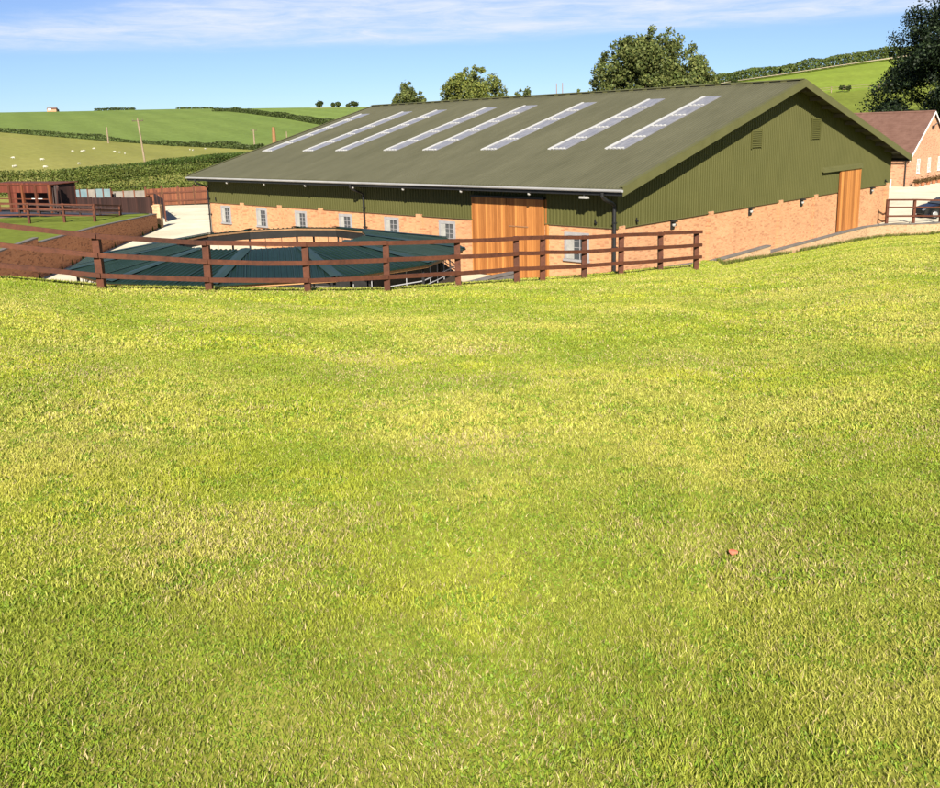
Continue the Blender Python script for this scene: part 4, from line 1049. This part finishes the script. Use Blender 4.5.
def tree_px(label, xc, ytop, wpx, D, base_z, lowfrac, **kw):
    p = aty(xc, ytop, D); h = p[2] - base_z
    return tree(label, (p[0], D, base_z), h, wpx * D / F * 1.08, h * lowfrac, **kw)
def gz(px, D):
    p = aty(px, 100, D); return float(ground(p[0], D)[0])
G1 = [(.100, .125, .032), (.125, .15, .038), (.065, .092, .024), (.17, .185, .055)]
G2 = [(.050, .075, .018), (.065, .09, .022), (.035, .058, .015), (.09, .11, .03)]
GY = [(.17, .19, .04), (.13, .16, .033), (.22, .23, .05), (.10, .13, .028)]
tree_px('wide rounded tree behind the roof ridge, tallest of the trees there', 650, 29, 116, 108, gz(650, 108), .18, nclump=190, nleaf=60000, size=.32, cols=G1, seed=3, clump=(.10, .18), group='trees behind the barn roof')
tree_px('medium bushy yellow green tree behind the roof, left of the tall tree', 473, 66, 66, 118, gz(473, 118), .2, nclump=120, nleaf=34000, size=.28, cols=GY, seed=4, clump=(.13, .22), group='trees behind the barn roof')
tree_px('small dense tree behind the roof, leftmost above the ridge', 408, 81, 38, 125, gz(408, 125), .2, nclump=90, nleaf=20000, size=.30, cols=G1, seed=5, clump=(.14, .24), group='trees behind the barn roof')
tree_px('small low tree between the bushy tree and the thin masts', 523, 85.5, 30, 130, gz(523, 130), .2, nclump=34, nleaf=8000, size=.30, cols=G1, seed=6, clump=(.15, .26), group='trees behind the barn roof')
tree_px('low rounded bush just right of the thin masts above the ridge', 577, 90, 26, 120, gz(577, 120), .2, nclump=26, nleaf=6000, size=.30, cols=GY, seed=8, clump=(.16, .28), name='broadleaf_tree', group='trees behind the barn roof')
tree_px('mid green tree tucked against the right side of the tallest tree', 705, 62, 34, 114, gz(705, 114), .2, nclump=40, nleaf=11000, size=.30, cols=G1, seed=9, clump=(.14, .24), group='trees behind the barn roof')
tree_px('small yellow green shrub in front of the tallest tree at the ridge', 630, 85, 50, 100, gz(630, 100), .2, nclump=40, nleaf=10000, size=.28, cols=GY, seed=10, clump=(.14, .24), group='trees behind the barn roof')
DK = [(.010, .020, .007), (.016, .029, .010), (.007, .014, .005), (.026, .045, .014)]
def dk_shape(d, rng): return (1.0 + .05 * sin(6 * atan2(d[2], d[0]))) * (1.10 if d[2] < -.15 else 1.0) 
tree_px('huge very dark green tree behind the brick house', 1030, -42, 236, 128, ZY + .3, -.16, nclump=420, nleaf=240000, size=.36, cols=DK, mat='leafdark', seed=12, shape=dk_shape, clump=(.075, .14))

def smooth_path(P, step):
    out = []; 
    for a, b in zip(P, P[1:]):
        n = max(1, int(np.linalg.norm(b - a) / step))
        for k in range(n): out.append(a + (b - a) * k / n)
    out.append(P[-1]); return out
def hedge(name, label, P, h, w, size, dens, cols, seed=1, lump=.25, lump_len=4.0, mat='leaf', cat='hedge', group=None):
    """P: list of world points along the foot; leaves through a rounded ragged box"""
    rng = np.random.default_rng(seed); o = np.array([P[0][0], P[0][1], float(ground(P[0][0], P[0][1])[0])])
    V = []; C = []; dist = 0
    for a, b in zip(P, P[1:]):
        a = np.array(a[:2]); b = np.array(b[:2]); ln = np.linalg.norm(b - a); n = int(ln * (2 * h + w) * dens)
        if n < 1: continue
        s = rng.random(n); xy = a + (b - a) * s[:, None]; nd = np.array([-(b - a)[1], (b - a)[0]]) / ln
        dd = dist + s * ln
        hh = h * (1 - lump + 2 * lump * fbm(dd / lump_len, dd * 0, seed, 3))
        ang = rng.uniform(0, pi, n); rad = rng.uniform(.72, 1.05, n)
        cx = np.cos(ang); cz = np.sin(ang)
        k = 1 / np.maximum(np.abs(cx), np.abs(cz)) ** .7      # boxy section
        off = cx * k * rad * w / 2; zz = cz * k * rad * hh
        low = rng.random(n) < .3; zz = np.where(low, rng.random(n) * hh * .9, zz); off = np.where(low, np.sign(cx) * w / 2 * rng.uniform(.8, 1.05, n), off)
        xy = xy + nd * off[:, None]; g = ground(xy[:, 0], xy[:, 1])
        P3 = np.column_stack([xy, g + np.maximum(zz, .05)])
        tone = .72 + .56 * fbm(dd / (lump_len * .4), zz * .8, seed + 5, 2)
        cc = (np.array(cols)[rng.integers(0, len(cols), n)] * .5 + np.mean(cols, axis=0) * .5) * tone[:, None] * rng.uniform(.85, 1.15, (n, 1))
        nr = np.column_stack([nd[0] * cx, nd[1] * cx, cz]) * .7 + rng.normal(0, .8, (n, 3)); nr /= np.linalg.norm(nr, axis=1)[:, None]
        aa = np.cross(nr, rng.normal(0, 1, (n, 3))); aa /= np.linalg.norm(aa, axis=1)[:, None]; bb = np.cross(nr, aa); sz = size * rng.uniform(.6, 1.4, (n, 1))
        V.append(np.stack([P3 - aa * sz * .5, P3 + bb * sz * .35, P3 + aa * sz * .5, P3 - bb * sz * .35], 1).reshape(-1, 3)); C.append(np.repeat(cc, 4, 0)); dist += ln
    V = np.vstack(V) - o; C = np.vstack(C)
    ob = np_mesh(name, V, np.arange(len(V)).reshape(-1, 4), M[mat], col=C); ob.location = [float(c) for c in o]
    tag(ob, label, cat, group); return ob
HY = [(.120, .150, .028), (.095, .135, .024), (.16, .165, .036), (.075, .11, .020)]
HG = [(.060, .105, .018), (.075, .12, .021), (.045, .08, .015), (.09, .13, .024)]
# near hedge (front, yellower) and second hedge rising to the right behind it
hedge('field_hedge', 'broad yellow green clipped hedge running behind the stable yard', [aty(-60, 190, 122), aty(60, 190, 124), aty(150, 190, 126), aty(215, 190, 126), aty(300, 190, 128)], 3.1, 2.4, .22, 65, HY, 21, .10, 5)
hedge('field_hedge', 'darker green hedge rising towards the barn behind the broad hedge', [aty(61, 180, 135), aty(110, 176, 139), aty(145, 174, 145), aty(195, 168, 158), aty(240, 163, 176), aty(280, 160, 190)], 2.3, 2.4, .24, 60, HG, 22, .12, 6)
hedge('field_hedge', 'dark broken hedgerow between the sheep field and the big green field', smooth_path(H3, 8), 1.7, 2.4, .55, 9, G2, 23, .55, 9)
hedge('field_hedge', 'dark hedgerow climbing to the skyline on the big green hill', smooth_path(H4, 20), 2.4, 4.0, .9, 4.5, G2, 24, .35, 15)
TP = [skyp(x) for x in (96, 104, 112, 122, 132, 136)]
hedge('field_hedge', 'short dark hedge on the far skyline left of the pole', TP, 1.7, 4, .9, 6.0, G2, 25, .3, 15)
TP = [skyp(x) for x in (178, 190, 202, 214)]
hedge('field_hedge', 'low faint hedge on the far skyline above the pole', TP, 1.3, 4, .9, 4.0, G2, 26, .3, 15)
hb = [np.array([p[0] * 1.03, p[1] * 1.03, 0]) for p in [raygnd(650, 95)] + TR]
hedge('field_hedge', 'long bushy hedge along the pale track on the right hand hill', smooth_path(hb, 12), 3.0, 5.0, .62, 16.0, G1 + HG, 27, .34, 9)
# pale track under the hedge
def ribbon(name, P, w, mat, lift=.05):
    V = []
    P = smooth_path(P, 6)
    for i, p in enumerate(P):
        d = np.array(P[min(i + 1, len(P) - 1)][:2]) - np.array(P[max(i - 1, 0)][:2]); d /= np.linalg.norm(d); nn = np.array([-d[1], d[0]])
        for s in (-1, 1):
            xy = np.array(p[:2]) + nn * w / 2 * s; V.append((xy[0], xy[1], float(ground(xy[0], xy[1])[0]) + lift + .5))
    q = np.array([(2*i, 2*i + 1, 2*i + 3, 2*i + 2) for i in range(len(P) - 1)]); return np_mesh(name, np.array(V), q, mat)
tag(ribbon('track', TR, 5.0, M['track']), 'pale farm track', kind='structure')
# far field fence and bushes on the right hill
pp = smooth_path(FL, 9)
fpts = [(p[0], p[1], float(ground(p[0], p[1])[0]), float(ground(p[0], p[1])[0]) + 1.2) for p in pp]
post_rail('hill_fence', 'thin weathered field fence crossing the right hand hill', fpts, (0.05, .5), 1.2, .16, M['pole'], .1, .07, .05)
for i, (px, D) in enumerate(((842, 0), (848.5, 0))):
    q = raygnd(px, 92.2); tree(['small round hawthorn bush on the hill fence, left of the pair', 'small round hawthorn bush on the hill fence, right of the pair'][i], tuple(q), 1.4, 1.7 if i == 0 else 1.3, .3, 14, 1400, .28, G2, name='hawthorn_bush', seed=30 + i, clump=(.2, .34), group='bushes on the hill fence', cat='bush')
for i, px in enumerate((734, 716)):
    q = raygnd(px, 84 + i * 3); q = np.array([q[0] * .97, q[1] * .97, float(ground(q[0] * .97, q[1] * .97)[0])])
    tree(['lone small bush standing beside the pale track', 'small dark bush at the lower end of the pale track'][i], tuple(q), 2.6, 2.6, .3, 14, 1400, .3, G2, name='hawthorn_bush', seed=36 + i, clump=(.2, .34), cat='bush')
# skyline trees
for i, (px, w, ht) in enumerate(((320.5, 6.5, 6.5), (334, 4, 4.5), (338.8, 5, 5), (354.5, 8, 5.5), (349, 4, 3.0))):
    q = skyp(px); D = q[1]
    tree(['round dark tree on the far skyline, leftmost of the five', 'small dark skyline tree, second from the left', 'small dark skyline tree, third of the five', 'broad dark skyline tree nearest the barn ridge', 'tiny dark skyline tree beside the broad one'][i], tuple(q), ht * D / F, w * 1.2 * D / F, .02 * ht * D / F, 40, 2600, .8, G2, seed=50 + i, clump=(.2, .36), group='trees on the far skyline')
# low scrub just showing over the ridge
hedge('scrub_hedge', 'low mixed scrub just showing above the barn ridge', [aty(x, y, 116) for x, y in ((395, 104), (440, 103), (500, 100), (540, 99), (600, 96))], 9.2, 3, .34, 12, G1 + GY, 61, .16, 5)

# ------------------------------------------------------------------ poles, masts, distant house
def power_pole(label, q, h, r=.16, arm=True, mat=None, name='power_pole', cat='pole', lean=.0):
    root = thing(name, q, label, cat); m = MB(); m.tube([(0, 0, -.3), (-lean * h * .5, 0, h * .5), (-lean * h, 0, h)], [r, r * .85, r * .7], 10); m.build('shaft', mat or M['pole'], root)
    if arm:
        a = MB(); a.box((-lean * h - 1.1, -.08, h - .55), (-lean * h + 1.1, .08, h - .38)); a.build('crossarm', M['bark'], root)
        for s in (-.95, 0, .95):
            a = MB(); a.tube([(s - lean * h, 0, h - .37), (s - lean * h, 0, h - .1)], [.05, .08], 8); a.build('insulator', M['galv'], root)
    return root
q = raygnd(145, 162.5); power_pole('tall wooden power pole leaning in the sheep field', q, 42 * q[1] / F, .2, lean=.07)
q = raygnd(108.5, 143.5); power_pole('thin pale pole in front of the big green field', q, 15.5 * q[1] / F, .28, False)
q = raygnd(254.8, 147); power_pole('pale pole with crossarm beside the brown post above the roof edge', q, 17 * q[1] / F, .30)
q = raygnd(274.5, 143.5); power_pole('short thick rusty brown post above the roof edge', q, 15.5 * q[1] / F, .75, False, M['rust'], 'stump_post', 'post')
q = raygnd(287, 140); power_pole('short faint pole right of the rusty brown post', q, 8 * q[1] / F, .25, False)
for i, (px, yt) in enumerate(((556.5, 83.5), (562.5, 83))):
    q = aty(px, yt, 118); b = float(ground(q[0], 118)[0]); power_pole(['thin reddish mast behind the ridge, left of two', 'thin reddish mast behind the ridge, right of two'][i], (q[0], 118, b), q[2] - b, .06, False, M['rust'], 'thin_mast', 'mast')
q = skyp(53)
fh = thing('farmhouse', q, 'tiny red and white farmhouse alone on the far skyline', 'house', rz=.2); sc = q[1] / F
m = MB(); m.box((-4.5 * sc, 0, 0), (4 * sc, 6, 2.3 * sc)); m.build('wall', M['brick_house'], fh)
m = MB(); m.prism([(-4.7 * sc, -.3, 2.3 * sc), (-4.7 * sc, 3, 3.9 * sc), (-4.7 * sc, 6.3, 2.3 * sc)], (8.9 * sc, 0, 0)); m.build('roof', M['tile'], fh)
m = MB(); m.box((-3.5 * sc, -.3, 1.2 * sc), (-.5 * sc, -.02, 3.0 * sc)); m.build('white_front', M['white'], fh)
m = MB(); m.box((4 * sc, 1, 0), (5.3 * sc, 5, 2.2 * sc)); m.build('barn_annex', M['dark'], fh)

# ------------------------------------------------------------------ sheep
def make_sheep():
    m = MB(); root = thing('sheep', (0, 0, 0), 'white sheep', 'sheep', 'sheep grazing in the field')
    xs = [(-.55, .16, .62), (-.5, .25, .62), (-.25, .31, .64), (.1, .32, .64), (.4, .28, .64), (.55, .2, .66), (.66, .14, .70), (.78, .12, .66), (.92, .10, .55), (1.02, .06, .46)]
    m.tube([(x, 0, z) for x, r, z in xs], [r for x, r, z in xs], 12)
    for sx in (-.38, .36):
        for sy in (-.14, .14): m.tube([(sx, sy, .5), (sx + .02, sy, .28), (sx, sy, 0)], [.09, .05, .04], 6)
    m.build('body', M['wool'], root, smooth=True)
    for sy in (-1, 1):
        e = MB(); e.tube([(.80, sy * .09, .72), (.78, sy * .2, .70)], [.04, .02], 6); e.build('ear', M['wool'], root)
    return root
spots = [(13, 168.0, 'lying low at the near hedge, leftmost'), (15.5, 167.6, 'beside the leftmost one at the near hedge'), (13.5, 159.2, 'alone above the two leftmost'), (42, 161, 'alone mid field, right of the leftmost three'), (45, 168.6, 'by the hedge below the lone mid field one'),
         (72.5, 152.2, 'higher up, left of the close pair'), (82, 152.6, 'left one of the close pair high in the field'), (84, 151.8, 'right one of the close pair high in the field'), (94.5, 149.8, 'large bright one, highest left of the pole'), (115, 152.8, 'small one left of the bright one by the pole'), (119.5, 153.4, 'small one just left of the bright one by the pole'), (125, 154.8, 'bright one nearest the power pole'), (79, 165.0, 'just above the second hedge start'),
         (190, 150.8, 'first right of the pole beside the dark hedge'), (193, 151.2, 'close behind the first right of the pole'), (205.5, 149.6, 'rightmost, near the barn roof corner')]
sh = None
for i, (px, py, w) in enumerate(spots):
    q = raygnd(px, py)
    o = make_sheep() if sh is None else copy_tree(sh)
    sh = sh or o
    o.location = [float(c) for c in q]; o.rotation_euler = (0, 0, random.uniform(0, 6.28)); s = .52 * random.uniform(.85, 1.15); o.scale = (s, s, s)
    o['label'] = 'white sheep grazing, ' + w

# ------------------------------------------------------------------ weeds on the bank and along the low wall
def tufts(name, label, pts, n, h, size, cols, cat='weeds', kind='stuff'):
    V = []; C = []
    for (x, y, z, r) in pts:
        a = RNG.uniform(0, 2 * pi, n); rr = r * np.sqrt(RNG.random(n)); px = x + np.cos(a) * rr; py = y + np.sin(a) * rr
        hh = h * RNG.uniform(.3, 1.2, n); dx = RNG.normal(0, .4, n) * hh; dy = RNG.normal(0, .4, n) * hh; b = RNG.uniform(0, pi, n); w = size * RNG.uniform(.6, 1.4, n)
        z0 = ground(px, py)
        V.append(np.stack([np.stack([px - np.cos(b) * w, py - np.sin(b) * w, z0], -1), np.stack([px + np.cos(b) * w, py + np.sin(b) * w, z0], -1), np.stack([px + dx, py + dy, z0 + hh], -1)], 1).reshape(-1, 3))
        C.append(np.repeat(np.array(cols)[RNG.integers(0, len(cols), n)] * RNG.uniform(.7, 1.3, (n, 1)), 3, 0))
    V = np.vstack(V); o = np_mesh(name, V, np.arange(len(V)).reshape(-1, 3), M['grass'], col=np.vstack(C)); tag(o, label, cat, kind=kind)
pts = []
for k in range(150):
    g = 3 + 36 * random.random(); l = -1.8 - max(0, g - 25) * .13 - random.random() * .25; p = bw(g, l, 0); pts.append((p[0], p[1], 0, .22))
tufts('verge_weeds', 'rough grass tufts along the foot of the low buff wall', pts, 60, .22, .018, [(.14, .17, .03), (.10, .14, .02), (.22, .20, .06)])
pts = []
for k in range(420):
    x = random.uniform(-9, 8.5); t_ = None
    Yc = 17 + random.random() * 10; xx = x / 17 * Yc * .9; dc = float(np.interp(xx / Yc, _tc, _dc)); yy = dc + random.uniform(-.1, 1.6); pts.append((xx * dc / Yc, yy, 0, .25))
for x_, y_, Y_ in fp:
    if x_ == 0: continue
    p_ = aty(x_, y_, Y_)
    for j_ in range(5): pts.append((p_[0] + random.uniform(-.12, .12), p_[1] - .06 + random.uniform(-.1, .05), 0, .07))
tufts('bank_grass', 'longer grass on the crest of the bank under the fence', pts, 30, .05, .010, [(.26, .30, .04), (.30, .31, .05), (.34, .31, .08)], 'grass')

# ------------------------------------------------------------------ light, sky, camera
sund = (-L) * 0.95 + (-G) * 1.0 + np.array([0, 0, .86]); sund /= np.linalg.norm(sund)
el = math.asin(sund[2]); azs = atan2(sund[0], sund[1])       # clockwise from +Y
w = bpy.data.worlds.new('World'); scene.world = w; w.use_nodes = True; nt = w.node_tree; bgn = nt.nodes['Background']
sky = nt.nodes.new('ShaderNodeTexSky'); sky.sky_type = 'NISHITA'; sky.sun_disc = False; sky.sun_elevation = el; sky.sun_rotation = azs
sky.altitude = 100; sky.air_density = 0.65; sky.dust_density = 0.0; sky.ozone_density = 4.0
tc = nt.nodes.new('ShaderNodeTexCoord'); sp = nt.nodes.new('ShaderNodeSeparateXYZ'); lk(nt, tc.outputs['Generated'], sp.inputs[0])
# a veil of thin high cloud low over the horizon: lower edge near 5 degrees, thicker to the right
elev = math_(nt, 'ARCSINE', sp.outputs[2]); azm = math_(nt, 'ARCTAN2', sp.outputs[0], sp.outputs[1])
edge_n = noise_fac(nt, scaled(nt, tc.outputs['Generated'], (6, 6, 40)), 1.0, 8, 0.66)
lo = math_(nt, 'ADD', math_(nt, 'MULTIPLY', azm, 0.010), 0.089)
e1 = math_(nt, 'ADD', math_(nt, 'SUBTRACT', elev, lo), math_(nt, 'MULTIPLY', math_(nt, 'SUBTRACT', edge_n, .5), 0.022))
m1 = nt.nodes.new('ShaderNodeMapRange'); m1.interpolation_type = 'SMOOTHSTEP'; m1.inputs['From Min'].default_value = -.004; m1.inputs['From Max'].default_value = .014; lk(nt, e1, m1.inputs['Value'])
up = math_(nt, 'ADD', math_(nt, 'MULTIPLY', azm, 0.20), 0.200)
e2 = math_(nt, 'ADD', math_(nt, 'SUBTRACT', up, elev), math_(nt, 'MULTIPLY', math_(nt, 'SUBTRACT', edge_n, .5), 0.05))
m2 = nt.nodes.new('ShaderNodeMapRange'); m2.interpolation_type = 'SMOOTHSTEP'; m2.inputs['From Min'].default_value = -.012; m2.inputs['From Max'].default_value = .022; lk(nt, e2, m2.inputs['Value'])
tex = noise_fac(nt, scaled(nt, tc.outputs['Generated'], (10, 10, 85)), 1.3, 9, 0.68, 0.5)
tx = nt.nodes.new('ShaderNodeMapRange'); tx.inputs['From Min'].default_value = .25; tx.inputs['From Max'].default_value = .75; tx.inputs['To Min'].default_value = .10; tx.inputs['To Max'].default_value = 1.15; lk(nt, tex, tx.inputs['Value'])
fac = math_(nt, 'MULTIPLY', math_(nt, 'MULTIPLY', m1.outputs[0], m2.outputs[0]), tx.outputs[0])
gr = nt.nodes.new('ShaderNodeMapRange'); gr.inputs['From Min'].default_value = 0.0; gr.inputs['From Max'].default_value = .16; lk(nt, elev, gr.inputs['Value'])
tint = ramp(nt, gr.outputs[0], [(0.0, (.66, .70, .76)), (0.45, (.86, .84, .86)), (1.0, (1.10, .98, 1.02))])
skyb = mixc(nt, 1.0, sky.outputs[0], tint, 'MULTIPLY')
skyc = mixc(nt, fac, skyb, (6.2, 6.8, 7.9))
lk(nt, skyc, bgn.inputs['Color']); bgn.inputs['Strength'].default_value = 0.05

sl = bpy.data.lights.new('sun', 'SUN'); sl.energy = 5.0; sl.angle = radians(0.5); sl.color = (1.0, 0.93, 0.80)
so = bpy.data.objects.new('sun', sl); COL.objects.link(so); so.rotation_euler = Vector([float(-c) for c in sund]).to_track_quat('-Z', 'Y').to_euler(); so.location = (0, -20, 30)

cam = bpy.data.cameras.new('camera'); co_ = bpy.data.objects.new('camera', cam); COL.objects.link(co_)
cam.sensor_fit = 'HORIZONTAL'; cam.sensor_width = 36; cam.lens = 36 * F / 940; cam.shift_y = -(394 - CY) / 940; cam.clip_start = .05; cam.clip_end = 20000
co_.matrix_world = Matrix(((_r[0], _u[0], -_f[0], 0), (_r[1], _u[1], -_f[1], 0), (_r[2], _u[2], -_f[2], 0), (0, 0, 0, 1)))
scene.camera = co_
vs_ = scene.view_settings; vs_.view_transform = 'Standard'; vs_.look = 'None'; vs_.exposure = 1.35; vs_.gamma = 1; vs_.use_curve_mapping = False
scene.cycles.use_denoising = True; scene.cycles.max_bounces = 5; scene.cycles.diffuse_bounces = 1
